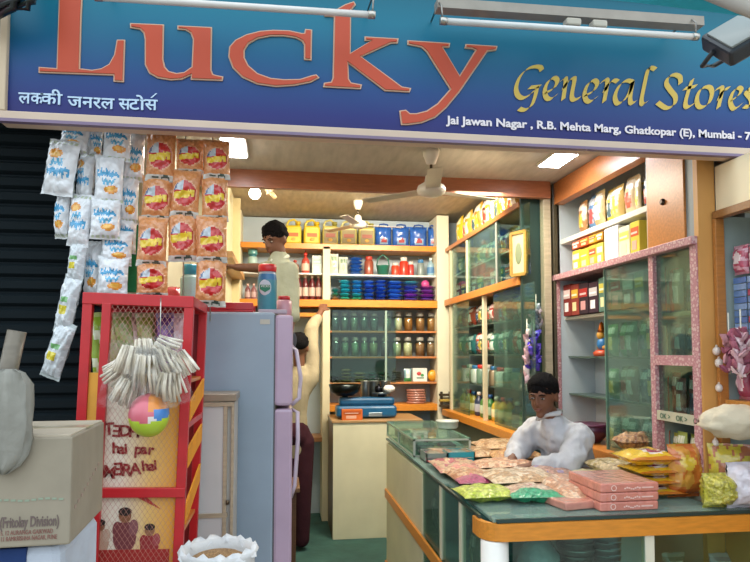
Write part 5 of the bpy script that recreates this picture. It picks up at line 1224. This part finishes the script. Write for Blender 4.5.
def tray(px0, px1, py0, py1, col, con, label, Y):
    z = CT+.001; x0 = U(px0, 353, Y=Y).x; x1 = U(px1, 353, Y=Y).x; w_ = x1-x0; h = (py1-py0)*Y/F*.62
    t = thing('plastic_tray', label, 'box', ((x0+x1)/2, Y, z))
    b = MB().box((-w_/2, 0, 0), (w_/2, .16, .006), col).box((-w_/2, 0, 0), (w_/2, .006, h), col).box((-w_/2, .154, 0), (w_/2, .16, h), col).box((-w_/2, 0, 0), (-w_/2+.006, .16, h), col).box((w_/2-.006, 0, 0), (w_/2, .16, h), col)
    b.build('tray_body', 'plastic', t)
    m = MB(); m.sphere((0, .08, h*.6), (w_*.44, .07, h*.4), con, 14, 8, fn=lambda u: 1+.15*noise.noise(u*5)); m.build('contents', 'snack', t)
    MB().box((-w_/2-.003, -.003, h), (w_/2+.003, .163, h+.008), '#c8d4d0', .003).build('lid', 'clear_wrap', t)
    return t
tray(447, 474, 430, 446, '#2f9aa8', '#8ab4b0', 'turquoise plastic tray of small goods beside the glass case', 3.4)
tray(426, 447, 430, 445, '#7f9088', '#b0a890', 'grey clear box of small goods left of the turquoise tray', 3.4)
tag(MB().lathe([(.06, 0), (.07, .01), (.07, .04), (.074, .04), (.074, .052), (0, .054)], (0, 0, 0), '#c8ccc4', 22).build('round_box', 'plastic', None, (U(447, 353, Y=4.05).x, 4.05, CT+.108)), 'round white box on top of the low glass case', 'box')
# three long pink packs and the yellow packs
PY = 2.275; pz = CT+.001; x0, x1 = U(597, 353, Y=PY).x, U(655, 353, Y=PY).x; ph = .0335
for k in range(3):
    t = thing('pink_pack', 'long flat pink pack on the counter front, %s of the stack of three' % ['lowest', 'middle', 'topmost'][k], 'pack', ((x0+x1)/2+.002*k, PY+.0, pz+k*(ph+.001)), R.uniform(-.015, .015), 'stack of pink packs')
    w_ = x1-x0
    MB().box((-w_/2, 0, 0), (w_/2, .27, ph), '#cf8272', .005).build('pack_body', 'film', t)
    m = MB(); n = 16
    for r0, r1, c in ((.0085, .011, '#ecd0c4'),):
        ring = [(-w_*.28+r0*math.cos(2*PI*q/n), -.0012, ph*.5+r0*math.sin(2*PI*q/n)) for q in range(n)]+[(-w_*.28+r1*math.cos(2*PI*q/n), -.0012, ph*.5+r1*math.sin(2*PI*q/n)) for q in range(n)]
        m.add(ring, [(q, (q+1) % n, n+(q+1) % n, n+q) for q in range(n)], c)
    m.build('printed_ring', 'paint', t); m = MB()
    for q in range(8): m.box((-w_*.1+q*.0085, -.0014, ph*(.35+.08*math.sin(q*1.3))), (-w_*.1+q*.0085+.006, -.0004, ph*(.5+.1*math.sin(q*1.3))), '#ecc8bc')
    m.build('pack_printing', 'paint', t); m = MB()
    m.box((w_*.2, -.0014, ph*.4), (w_*.4, -.0004, ph*.55), '#e8c0b4')
    m.build('pack_printing', 'paint', t)
    m = MB(); m.box((-w_*.45, .01, ph), (w_*.45, .26, ph+.0008), '#dba596'); m.build('pack_top', 'film', t)
tag(MB().box((-.09, -.1, 0), (.09, .1, .03), '#c88878', .006).build('pink_pack', 'film', None, (x0-.055, PY+.14, pz), (0, 0, .2)), 'pink pack lying beside the left end of the pink stack', 'pack')
YPk = 2.4
for k, (a, b_, c, d) in enumerate([(640, 688, 496, 507), (638, 688, 488, 496), (640, 687, 478, 488), (634, 686, 463, 477)]):
    z = CT+.001+k*.043; w_ = (U(b_, 353, Y=YPk).x-U(a, 353, Y=YPk).x)*1.02
    hgt = .042 if k < 3 else .062
    def dy(u, v, k=k): 
        if ((u-.1)/.5)**2+((v+.3)/.35)**2 < 1: return '#a03a58' if ((u-.1)/.36)**2+((v+.3)/.22)**2 < 1 else '#e4d8d0'
        return '#dcb428' if abs(v) < .9 else '#c87828'
    flatpack(w_, .2, hgt, '#d8b020', '#b84058', 'yellow packet with dark red oval right of the pink packs, %s from the bottom' % ORD[k], ((U((a+b_)/2, 353, Y=YPk).x), YPk+.12, z), R.uniform(-.05, .05), 'stacked yellow packets', design=dy, seed=60+k)
on_counter(602, 634, 458, 478, .07, d_mix(['#b8a478', '#c8b48c', '#a8945c', '#d4c4a0'], 3, 31), 'tan bag left of the top yellow packet, behind the pink packs', 71, zb_=CT+.04, dY=.2, Y=2.5)
on_counter(580, 616, 467, 482, .04, d_mix(['#c8c08c', '#d4c898', '#bcae78'], 2, 32), 'flat pale yellow bag behind the pink packs', 72, m='film', zb_=CT+.02, dY=.16, Y=2.54)
# rear row, standing on the cabinet ledge side of the counter
z = CT+.0
on_counter(616, 652, 432, 452, .08, d_mix(['#a8784c', '#b88a5c', '#8a5c3c', '#c8a078'], 6, 33), 'lumpy nut bag against the display cabinet pane', 73, zb_=U(634, 451, Y=2.84).z, dY=.13, Y=2.84, group='rear bags')
for k in range(3):
    zb4 = CT+.002+k*.03
    flatpack(.24, .13, .03, ['#c88028', '#d49a28', '#d8b838'][k], '#c8582c', 'orange yellow pack under the lumpy nut bag, %s from the bottom' % ORD[k], (U(642, 353, Y=2.84).x, 2.87, zb4), 0, 'packs under the nut bag')
def upright(px0, px1, py0, py1, t, design, label, seed, Y, m='film', rz=0, zb_=CT):
    x0 = U(px0, 353, Y=Y).x; x1 = U(px1, 353, Y=Y).x; z1 = U((px0+px1)/2, py0, Y=Y).z
    return pouch(x1-x0, z1-zb_, t, design, label, ((x0+x1)/2, Y, zb_+.001), rz, 'upright bags at the right end of the counter', 'snack_bag', 'snack bag', nu=20, nv=22, seed=seed, m=m)
def d_or(u, v):
    k = noise.noise(Vector((u*2, v*2, 3)))
    if v > .1 and ((u+.2)/.4)**2+((v-.35)/.25)**2 < 1: return '#d8b838'
    if v < -.6: return '#b85a24'
    return '#c8702c' if k > 0 else '#d0943c'
upright(664, 700, 444, 503, .1, d_or, 'tall crinkled orange and yellow bag beside the yellow packets', 81, 2.46)
upright(686, 714, 452, 500, .08, lambda u, v: '#c8b83c' if noise.noise(Vector((u*2, v*3, 9))) > -.1 else '#d8c880', 'yellow green bag tucked behind the tall orange one', 82, 2.56)
upright(698, 731, 473, 508, .13, lambda u, v: '#b8b034' if noise.noise(Vector((u*3, v*5, 5))) > 0 else '#cdc258', 'lime yellow loaf shaped bag near the right edge', 83, 2.28, 'snack')
upright(708, 747, 444, 480, .09, lambda u, v: '#c0b040' if noise.noise(Vector((u*3, v*3, 15))) > 0 else '#a86a4c', 'olive and brown bag above the lime loaf bag', 84, 2.36, rz=-.5)
upright(722, 768, 462, 509, .14, lambda u, v: '#d4ccd4', 'white polythene bag at the right end of the counter', 85, 2.26)
upright(650, 676, 432, 452, .05, lambda u, v: '#c8b860', 'small pale yellow bag standing behind the orange bag', 86, 2.88, zb_=CT+.05)
upright(690, 720, 432, 452, .05, lambda u, v: '#7a3048', 'dark maroon bag at the foot of the orange wall', 87, 2.88, zb_=CT+.03)
# ---------------------------------------------------------------- inside the counter
for j, (px, n_) in enumerate([(536, 9), (572, 13), (601, 13)]):
    Y = 2.4; x = U(px, 353, Y=Y).x; hh = .026
    zt_ = CT-.1-(.05 if j == 0 else 0)
    if j == 0:
        tag(MB().sphere((0, 0, 0), (.085, .08, .1), '#7a9298', 20, 14, fn=lambda u: 1+.1*noise.noise(u*3)).build('clear_bag', 'film', None, (x, Y, .68)), 'large clear bag of grey goods at the left inside the counter', 'bag')
        continue
    for k in range(n_):
        t = tag(MB().lathe([(.04, 0), (.07, .004), (.072, .02), (.075, .022), (.05, .022), (0, .021)], (0, 0, 0), '#9aa4a2' if k % 2 else '#6c7674', 22).build('steel_dish', 'metal', None, (x+R.uniform(-.003, .003), Y, .5+k*.0245)), 'steel dish in the %s stack under the counter glass, %s from the bottom' % (['', 'left', 'right'][j], ORD[k]), 'dish', 'steel dishes stacked inside the counter')
pb(gc, 'inner_shelf', (CX+.1, CYF+.02, .485), (1.64, YI-.03, .5), '#c4d0ca', 'paint')
for i, (px, c, w_, h) in enumerate([(668, '#5a6a5c', .1, .2), (690, '#b08838', .11, .12), (715, '#8a8a9a', .11, .19), (738, '#6a5a6a', .1, .15), (680, '#7a5a3c', .1, .09)]):
    pouch(w_, h, .07, d_panel(c, mixc(c, '#ffffff', .5), mixc(c, '#ffffff', .3)), '%s packet behind the right counter glass, %s from left' % (cname(c), ORD[i]), (U(px, 353, Y=2.4).x, 2.4-(i == 4)*.1, .502), 0, 'packets behind the right counter glass')
for lvl, z in enumerate((.07, .57)):
    for i in range(7):
        y = 2.48+.14*i; c = ['#4a6a58', '#5a5a48', '#6a7a68', '#3f5f5a', '#7a6a50', '#57707a', '#4a5048'][(i+lvl*3) % 7]
        if abs(y-2.886) < .06: continue
        pouch(.1, .2, .06, d_panel(c, mixc(c, '#ffffff', .4), mixc(c, '#c8b060', .5)), '%s packet, %s from near end, %s level, counter side' % (cname(c), ORD[i], ['lower', 'upper'][lvl]), (CX+.09, y, z), -PI/2, 'packets inside the counter side')
import bmesh
# ================================================================ PEOPLE
def skin(chains):
    """tapered limbs laid along chains of (joint, radius); fuse() grows them into one continuous surface"""
    mb = MB()
    for ch in chains:
        for (p, r), (q, s_) in zip(ch, ch[1:]):
            p = Vector(p); q = Vector(q); r = r if isinstance(r, tuple) else (r, r); s_ = s_ if isinstance(s_, tuple) else (s_, s_)
            ax = q-p; vert = abs(ax.z) > .6*ax.length; n = 18; t = ax.normalized()
            a = Vector((1, 0, 0)) if vert else t.cross(Vector((0, 0, 1))).normalized()
            if vert: a = (a-t*a.dot(t)).normalized()
            b = t.cross(a).normalized(); rings = []; L_ = ax.length
            for k in range(-4, 5):
                # hemispherical ends, straight taper between
                if k < 0: an = (k/4)*PI/2; c = p+t*(r[0]+r[1])/2*math.sin(an)*.8; f = math.cos(an); R1 = (r[0]*f, r[1]*f)
                elif k == 0: c = p; R1 = r
                else: an = ((k-1)/3)*PI/2; c = q+t*(s_[0]+s_[1])/2*math.sin(an)*.8; f = math.cos(an); R1 = (s_[0]*f, s_[1]*f)
                R1 = (max(R1[0], .0012), max(R1[1], .0012))
                rings.append([c+a*R1[0]*math.cos(2*PI*m/n)+b*R1[1]*math.sin(2*PI*m/n) for m in range(n)])
            mb.loft(rings, '#000')
    return (list(mb.v), list(mb.f))
def fuse(parts, name, material, parent, col, vox=.008, smooth=4, wrinkle=0, seed=0, wsc=14):
    vs = []; fs = []
    for v, f in parts:
        o = len(vs); vs += v; fs += [tuple(o+i for i in q) for q in f]
    me = bpy.data.meshes.new(name); me.from_pydata([tuple(v) for v in vs], [], fs)
    bm = bmesh.new(); bm.from_mesh(me); bmesh.ops.recalc_face_normals(bm, faces=bm.faces[:]); bm.to_mesh(me); bm.free()
    ob = bpy.data.objects.new(name, me); C.objects.link(ob)
    m = ob.modifiers.new('r', 'REMESH'); m.mode = 'VOXEL'; m.voxel_size = vox; m.use_smooth_shade = True
    s = ob.modifiers.new('m', 'SMOOTH'); s.iterations = smooth; s.factor = .6
    dg = bpy.context.evaluated_depsgraph_get(); dg.update(); out = bpy.data.meshes.new_from_object(ob.evaluated_get(dg))
    bpy.data.objects.remove(ob); bpy.data.meshes.remove(me)
    if wrinkle:
        ns = [v.normal.copy() for v in out.vertices]
        for v, n in zip(out.vertices, ns):
            p = v.co; k = noise.noise(Vector((p.x*wsc+seed, p.y*wsc, p.z*wsc*.6)))+.5*noise.noise(Vector((p.x*wsc*2+seed, p.y*wsc*2, p.z*wsc)))
            v.co = p + n*(k*wrinkle)
    at = out.color_attributes.new('col', 'FLOAT_COLOR', 'CORNER'); c = (*lin(col), 1)
    at.data.foreach_set('color', list(c)*len(out.loops))
    out.polygons.foreach_set('use_smooth', [True]*len(out.polygons))
    out.materials.append(MATS[material]); out.name = name
    o = bpy.data.objects.new(name, out); C.objects.link(o); o.parent = parent; return o
def mbp(mb): return (list(mb.v), list(mb.f))
def V3(*a): return Vector(a)
def head_parts(c, M, s=1):
    """skull, jaw, nose, ears, brow; local face direction is -y"""
    h = MB()
    def shape(u):
        g = 1.0
        if u.z < -.2: g *= 1-.16*min(1, (-u.z-.2)/.8)*(1 if abs(u.x) > .2 else .6)
        if u.y < -.5 and -.15 < u.z < .25: g *= .985
        return g
    h.sphere((0, .012, .03), (.075, .092, .085), '#000', 24, 18)
    h.sphere((0, -.018, -.03), (.058, .07, .082), '#000', 24, 18, fn=shape)
    h.sphere((0, -.06, -.09), (.024, .022, .02), '#000', 12, 8)          # chin
    h.lathe([(.004, .018), (.0085, .0), (.0125, -.022), (.012, -.03), (.004, -.034)], (0, -.092, 0), '#000', 10, .95, 1.35)
    h.sphere((-.012, -.09, -.026), (.008, .009, .007), '#000', 8, 6); h.sphere((.012, -.09, -.026), (.008, .009, .007), '#000', 8, 6)
    h.sphere((-.026, -.078, .024), (.022, .01, .007), '#000', 10, 6); h.sphere((.026, -.078, .024), (.022, .01, .007), '#000', 10, 6)
    h.sphere((0, -.084, -.053), (.022, .01, .009), '#000', 12, 6)
    for sx in (-1, 1): h.sphere((sx*.076, .006, -.008), (.008, .018, .03), '#000', 10, 8)
    h.xf(Matrix.Translation(c) @ M @ Matrix.Scale(s, 4)); return mbp(h)
def face(root, c, M, s=1, hair='#15110f', lip='#6a3a30', hairlong=.0, moustache=False, seed=0):
    T = Matrix.Translation(c) @ M @ Matrix.Scale(s, 4)
    for sx in (-1, 1):
        e = MB(); e.sphere((sx*.029, -.078, .004), (.0115, .006, .0055), '#8f827a', 12, 8); e.xf(T); ey = e.build('eye', 'plastic', root)
        e = MB(); e.sphere((sx*.029-.001, -.084, .004), (.0055, .003, .0058), '#1a120e', 10, 8); e.xf(T); e.build('iris', 'plastic', ey)
        e = MB(); e.tube([(sx*.012, -.09, .022), (sx*.028, -.09, .028), (sx*.046, -.078, .02)], [.003, .004, .002], '#120e0c', 6); e.xf(T); e.build('eyebrow', 'hair', root)
    e = MB(); e.tube([(-.023, -.084, -.055), (-.008, -.093, -.052), (.008, -.093, -.052), (.023, -.084, -.055)], [.0015, .0042, .0042, .0015], lip, 6)
    e.tube([(-.018, -.084, -.06), (0, -.092, -.0615), (.018, -.084, -.06)], [.001, .0045, .001], mixc(lip, '#c08070', .3), 6); e.xf(T); e.build('mouth', 'skin', root)
    if moustache:
        e = MB(); e.tube([(-.028, -.082, -.05), (-.01, -.095, -.042), (.01, -.095, -.042), (.028, -.082, -.05)], [.002, .005, .005, .002], '#17110e', 6); e.xf(T); e.build('moustache', 'hair', root)
    # hair cap
    h = MB(); n, k = 36, 20; rings = []
    for i in range(k+1):
        a = PI/2-(PI*.86)*i/k; ring = []
        for j in range(n):
            b = 2*PI*j/n; u = Vector((math.cos(a)*math.cos(b), math.cos(a)*math.sin(b), math.sin(a)))
            front = max(0, -u.y); low = a
            # hairline: front stops high, sides at the ear, back at the nape
            lim = .56*front**1.5-.25*(1-front)-(.5*max(0, u.y))+.16*noise.noise(Vector((b*7, seed, 0)))*(.4+front)
            aa = max(a, lim); u = Vector((math.cos(aa)*math.cos(b), math.cos(aa)*math.sin(b), math.sin(aa)))
            g = 1.0+.09*noise.noise(u*5+Vector((seed, 0, 0)))+.06*noise.noise(u*13) + .05*max(0, u.z)*(1+.8*max(0, -u.y))
            g *= .925+.075*max(0, min(1, (a-lim)/.3)) if aa < 1.2 else 1
            ring.append((.083*g*u.x, .012+.1*g*u.y, .032+.092*g*u.z))
        rings.append(ring)
    h.loft(rings[::-1], hair); h.xf(T); h.build('hair', 'hair', root)
def hand(wrist, dirv, palm_n, s=1, curl=.5, side=1):
    """palm and five separate fingers; dirv: towards the fingers, palm_n: out of the back of the hand"""
    d = Vector(dirv).normalized(); n = (Vector(palm_n)-d*Vector(palm_n).dot(d)).normalized(); l = d.cross(n)*side; w = Vector(wrist)
    parts = []
    pm = MB(); rings = []
    for t, hw, ht in ((-.01, .024, .018), (.02, .034, .016), (.055, .041, .014), (.085, .038, .011)):
        rings.append([w+d*t*s+l*(hw*s*math.cos(2*PI*k/14))+n*(ht*s*math.sin(2*PI*k/14)) for k in range(14)])
    pm.loft(rings, '#000'); parts.append(mbp(pm))
    for i, (off, ln) in enumerate(((.03, .066), (.01, .075), (-.01, .07), (-.029, .055))):
        p = w+d*.072*s+l*off*s; pts = [p]; dd = d.copy(); ax = l
        for j, fr in enumerate((.4, .33, .27)):
            dd = Matrix.Rotation(-curl*side*(.6+.35*j+.08*i), 3, ax) @ dd
            pts.append(pts[-1]+dd*ln*fr*s*1.1)
        f = MB().tube(pts, [.0088*s, .0085*s, .0078*s, .006*s], '#000', 8); parts.append(mbp(f))
    p = w+d*.02*s+l*.026*s; t1 = (d*.6+l*.8-n*.2).normalized(); t2 = (d*.9+l*.35-n*.35).normalized()
    parts.append(mbp(MB().tube([p, p+t1*.03*s, p+t1*.03*s+t2*.026*s, p+t1*.03*s+t2*.046*s], [.012*s, .0105*s, .0095*s, .007*s], '#000', 8)))
    return parts
def ry(deg): return Matrix.Rotation(math.radians(deg), 4, 'Z')
# --- shopkeeper, seated behind the counter, leaning on it, facing left
K = thing('person', 'seated person in a white long sleeved shirt leaning on the counter', 'person', (1.47, 3.22, 0))
def L(x, y, z): return (x-1.47, y-3.22, z)
hc = L(*U(543, 396, Y=3.08)); hc = Vector(hc)
pel = L(1.50, 3.22, .78); ch = L(1.46, 3.15, 1.02); nk = L(1.36, 3.1, 1.17)
shN = L(1.45, 2.99, 1.085); shF = L(1.34, 3.25, 1.1)
elN = L(1.35, 2.9, .965); wrN = L(1.2, 2.97, .955); elF = L(1.235, 3.27, .985); wrF = L(1.16, 3.14, .955)
HM = Matrix.Rotation(math.radians(-44), 4, 'Z') @ Matrix.Rotation(math.radians(10), 4, 'X')
skinc = '#6c4531'
legs = [[(pel, .13), (L(1.47, 3.16, .76), .1), (L(1.27, 3.12, .78-.04), .075), (L(1.26, 3.12, .35), .055), (L(1.27, 3.12, .06), .042), (L(1.22, 3.12, .04), .035)],
        [(pel, .13), (L(1.47, 3.36, .76), .1), (L(1.28, 3.4, .74), .075), (L(1.27, 3.4, .35), .055), (L(1.28, 3.4, .06), .042), (L(1.22, 3.4, .04), .035)]]
ks = .92
body = [skin([[(pel, .1), (ch, .09), (nk, .042), (tuple(Vector(nk)+Vector((-.045, -.015, .06))), .042), (tuple(hc+Vector((.01, .01, -.02))), .045)],
              [(ch, .08), (shN, .045), (elN, .04), (wrN, .028)], [(ch, .08), (shF, .045), (elF, .04), (wrF, .028)]] + legs), head_parts(hc, HM, ks)]
body += hand(wrN, (-.8, .55, -.15), (0, 0, 1), .95, .35, 1)+hand(wrF, (-.7, -.6, -.1), (0, 0, 1), .95, .35, -1)
bo = fuse(body, 'body', 'skin', K, skinc, .0065, 3)
face(K, hc, HM, ks, '#0f0e10', seed=2)
sh_parts = [skin([[(L(1.5, 3.22, .74), (.13, .15)), (tuple((Vector(pel)+Vector(ch))/2+Vector((0, 0, .02))), (.13, .15)), (ch, (.12, .145)), (tuple(Vector(nk)+Vector((.03, .01, -.07))), (.08, .1)), (tuple(Vector(nk)+Vector((-.0, 0, -.01))), .056)],
                  [(ch, .12), (shN, .07), (tuple((Vector(shN)+Vector(elN))/2), .066), (elN, .06), (tuple((Vector(elN)+Vector(wrN))/2), .056), (tuple(Vector(wrN)+Vector((.02, -.01, 0))), .043)],
                  [(ch, .12), (shF, .068), (tuple((Vector(shF)+Vector(elF))/2), .07), (elF, .06), (tuple((Vector(elF)+Vector(wrF))/2), .052), (tuple(Vector(wrF)+Vector((.015, .015, 0))), .042)]])]
so = fuse(sh_parts, 'shirt', 'cloth', K, '#b6b9bf', .008, 5, .013, 3, 22)
cl_m = MB(); cn = Vector(nk)+Vector((-.012, -.004, .03))
for sx, a0 in ((1, -1), (-1, 1)):
    cl_m.tube([cn+Vector((.05, .01*sx, .005)), cn+Vector((.015, .06*a0*-1, .0)), cn+Vector((-.05, .035*a0*-1, -.012)), cn+Vector((-.07, .008*a0*-1, -.04))], [.012, .014, .013, .006], '#bfc1c6', 8)
cl_m.build('collar', 'cloth', so)
tr = fuse([skin([[(p, r*1.12) for p, r in legs[0][:5]], [(p, r*1.12) for p, r in legs[1][:5]]])], 'trousers', 'cloth', K, '#2f3340', .012, 2)
stool = thing('wooden_stool', 'wooden stool under the seated person, hidden behind the counter', 'stool', (1.49, 3.27, 0))
MB().lathe([(.0, .6), (.15, .6), (.16, .615), (.15, .63), (0, .63)], (0, 0, 0), '#6a4a30', 24).build('seat', 'laminate', stool)
for a in range(4):
    x, y = .1*math.cos(a*PI/2+.78), .1*math.sin(a*PI/2+.78); MB().tube([(x, y, .6), (x*1.4, y*1.4, 0)], .016, '#5e4028', 8).build('leg', 'laminate', stool)
# --- standing boy by the back shelves, on a step behind the refrigerator
YBo = 4.0
hb = U(275, 240, Y=YBo); BO = thing('person', 'standing person in a pale shirt looking down, arm out to the left', 'person', (hb.x+.03, YBo, 0))
o = BO.location.copy(); hc2 = Vector((hb.x-o.x, 0, hb.z)); bs_ = hb.z-1.49
def Lb(x, y, z): return (x, y, z+bs_)
HM2 = Matrix.Rotation(math.radians(-38), 4, 'Z') @ Matrix.Rotation(math.radians(22), 4, 'X')
pel = Lb(.0, .02, .86); ch = Lb(.0, 0, 1.17); nk = Lb(-.005, 0, 1.38)
shL = Lb(-.06, .1, 1.31); shR = Lb(.055, -.07, 1.3)
elL = (U(258, 268, Y=4.1).x-o.x, .1, U(256, 268, Y=4.1).z); wrL = (U(236, 266, Y=4.05).x-o.x, .06, U(236, 267, Y=4.05).z)
elR = Lb(.075, -.12, 1.05); wrR = Lb(.05, -.18, .84)
legs = [[(pel, .1), (Lb(-.06, .04, .8), .08), (Lb(-.08, .03, .45), .055), (Lb(-.08, .05, .08), .038), (Lb(-.09, -.05, .04), .033)], [(pel, .1), (Lb(.0, -.04, .8), .08), (Lb(-.01, -.06, .45), .055), (Lb(-.01, -.04, .08), .038), (Lb(-.02, -.14, .04), .033)]]
ks2 = .93
body = [skin([[(pel, .075), (ch, .075), (nk, .045), (tuple(Vector(nk)+Vector((-.005, -.005, .06))), .043), (tuple(hc2+Vector((.01, .01, -.02))), .045)], [(ch, .07), (shL, .04), (elL, .033), (wrL, .024)], [(ch, .07), (shR, .04), (elR, .036), (wrR, .025)]]+legs), head_parts(hc2, HM2, ks2)]
body += hand(wrL, (-1, -.15, .1), (0, 0, 1), .9, .4, 1)+hand(wrR, (-.1, -.2, -1), (1, 0, 0), .9, .3, 1)
fuse(body, 'body', 'skin', BO, '#6e4833', .0085, 2)
face(BO, hc2, HM2, ks2, '#100e0e', seed=5)
so = fuse([skin([[(Lb(.0, .02, .8), (.09, .11)), (tuple((Vector(pel)+Vector(ch))/2), (.095, .12)), (ch, (.098, .125)), (tuple(Vector(nk)+Vector((0, 0, -.05))), .08), (tuple(Vector(nk)+Vector((0, 0, .01))), .056)],
                [(ch, .12), (shL, .07), (tuple(Vector(shL)*.45+Vector(elL)*.55), .055)], [(ch, .09), (shR, .06), (tuple((Vector(shR)+Vector(elR))/2), .054), (elR, .048), (tuple(Vector(elR)*.75+Vector(wrR)*.25), .055)]])], 'shirt', 'cloth', BO, '#9ea28e', .01, 8, .009, 8, 13)
cm = MB()
for s_ in (-1, 1): cm.tube([Vector(nk)+Vector((.03, .04, .015)), Vector(nk)+Vector((.02+.035*s_, -.02, .005)), Vector(nk)+Vector((-.03+.02*s_, -.07, -.035))], [.012, .014, .007], '#cdd0c0', 8)
cm.build('collar', 'cloth', so)
fuse([skin([[(p, r*1.14) for p, r in legs[0][:4]], [(p, r*1.14) for p, r in legs[1][:4]]])], 'trousers', 'cloth', BO, '#3a3f4c', .012, 2)
stp = thing('step_stool', 'tall wooden step stool under the standing person, behind the refrigerator', 'stool', (o.x-.04, YBo, 0))
MB().box((-.17, -.2, bs_-.035), (.17, .14, bs_-.005), '#6f5034', .006).build('top_step', 'laminate', stp)
for x in (-.15, .12):
    for y in (-.14, .11): MB().box((x, y, 0), (x+.03, y+.03, bs_-.035), '#5e4028', .003).build('leg', 'laminate', stp)
# --- third person, back turned, reaching up to the shelf
Y3 = 4.95
h3 = U(299, 348, Y=Y3); P3 = thing('person', 'person seen from behind in a cream shirt and dark maroon trousers, reaching up', 'person', (h3.x, Y3, 0))
o = P3.location.copy(); hc3 = Vector((0, 0, h3.z)); k3 = h3.z/1.53
def Lc(x, y, z): return (x, y, z*k3)
pel = Lc(-.04, .0, .88); ch = Lc(-.035, .0, 1.17); nk = Lc(0, 0, 1.36)
shR = Lc(.1, .02, 1.29); shL = Lc(-.16, .02, 1.28)
elR = (U(311, 325, Y=5.1).x-o.x, .14, U(311, 330, Y=5.1).z); wrR = (U(321, 309, Y=5.3).x-o.x, .3, U(317, 311, Y=5.3).z)
elL = Lc(-.24, .03, 1.02); wrL = Lc(-.27, .08, .8)
legs = [[(pel, .11), (Lc(-.1, 0, .82), .07), (Lc(-.1, .0, .46), .06), (Lc(-.1, .02, .07), .04), (Lc(-.1, .12, .035), .034)], [(pel, .11), (Lc(.03, 0, .82), .07), (Lc(.03, .0, .46), .055), (Lc(.03, .02, .07), .04), (Lc(.03, .12, .035), .034)]]
HM3 = Matrix.Rotation(math.radians(160), 4, 'Z')
body = [skin([[(pel, .07), (ch, .07), (nk, .045), (tuple(Vector(nk)+Vector((0, .0, .06))), .045), (tuple(hc3), .045)], [(ch, .06), (shR, .04), (elR, .032), (wrR, .025)], [(ch, .06), (shL, .04), (elL, .032), (wrL, .025)]]+legs), head_parts(hc3, HM3, .95)]
body += hand(wrR, (.2, .6, .5), (0, -.6, .6), .95, .3, 1)+hand(wrL, (0, .2, -1), (-1, 0, 0), .95, .3, 1)
fuse(body, 'body', 'skin', P3, '#6e4833', .009, 2)
face(P3, hc3, HM3, .95, '#0e0d0f', seed=9)
fuse([skin([[(Lc(-.04, 0, .76), (.11, .1)), (tuple((Vector(pel)+Vector(ch))/2), (.105, .1)), (ch, (.115, .105)), (tuple(Vector(nk)+Vector((0, 0, -.05))), .085), (tuple(Vector(nk)+Vector((0, 0, .01))), .056)],
              [(ch, .09), (shR, .06), (tuple((Vector(shR)+Vector(elR))/2), .06), (elR, .055), (tuple(Vector(elR)*.4+Vector(wrR)*.6), .045)], [(ch, .09), (shL, .06), (tuple((Vector(shL)+Vector(elL))/2), .06), (elL, .055)]])], 'shirt', 'cloth', P3, '#9c9278', .011, 8, .009, 4, 12)
fuse([skin([[(p, r*1.15+.014) for p, r in legs[0][:4]], [(p, r*1.15+.014) for p, r in legs[1][:4]]])], 'trousers', 'cloth', P3, '#3b2028', .012, 2)
# ================================================================ LIGHT
w = bpy.data.worlds.new('world'); bpy.context.scene.world = w; w.use_nodes = True
nt = w.node_tree; bg = nt.nodes['Background']
tc = nt.nodes.new('ShaderNodeTexCoord'); sp = nt.nodes.new('ShaderNodeSeparateXYZ'); cr = nt.nodes.new('ShaderNodeValToRGB')
nt.links.new(tc.outputs['Generated'], sp.inputs[0]); mr = nt.nodes.new('ShaderNodeMapRange'); mr.inputs[1].default_value = -1
nt.links.new(sp.outputs[2], mr.inputs[0]); nt.links.new(mr.outputs[0], cr.inputs[0])
e = cr.color_ramp.elements; e[0].position = .45; e[0].color = (.16, .16, .15, 1); e[1].position = .62; e[1].color = (.82, .92, 1, 1)
nt.links.new(cr.outputs[0], bg.inputs[0]); bg.inputs[1].default_value = 1.7
area('shop_tube_light_right', (1.2, 3.45, 2.5), .3, .6, 15, '#fff4e0')
area('shop_tube_light_left', (-.2, 3.1, 2.5), .3, .6, 8, '#fff4e0')
lb = area('back_fill_light', (.75, 4.35, 2.72), .9, .3, 55, '#fff0d8'); lb.rotation_euler = (math.radians(40), 0, 0)  # added fill light aimed at the back shelves, belongs to no fixture
vs = bpy.context.scene.view_settings
vs.view_transform = 'Standard'; vs.look = 'None'; vs.gamma = 1; vs.exposure = .38
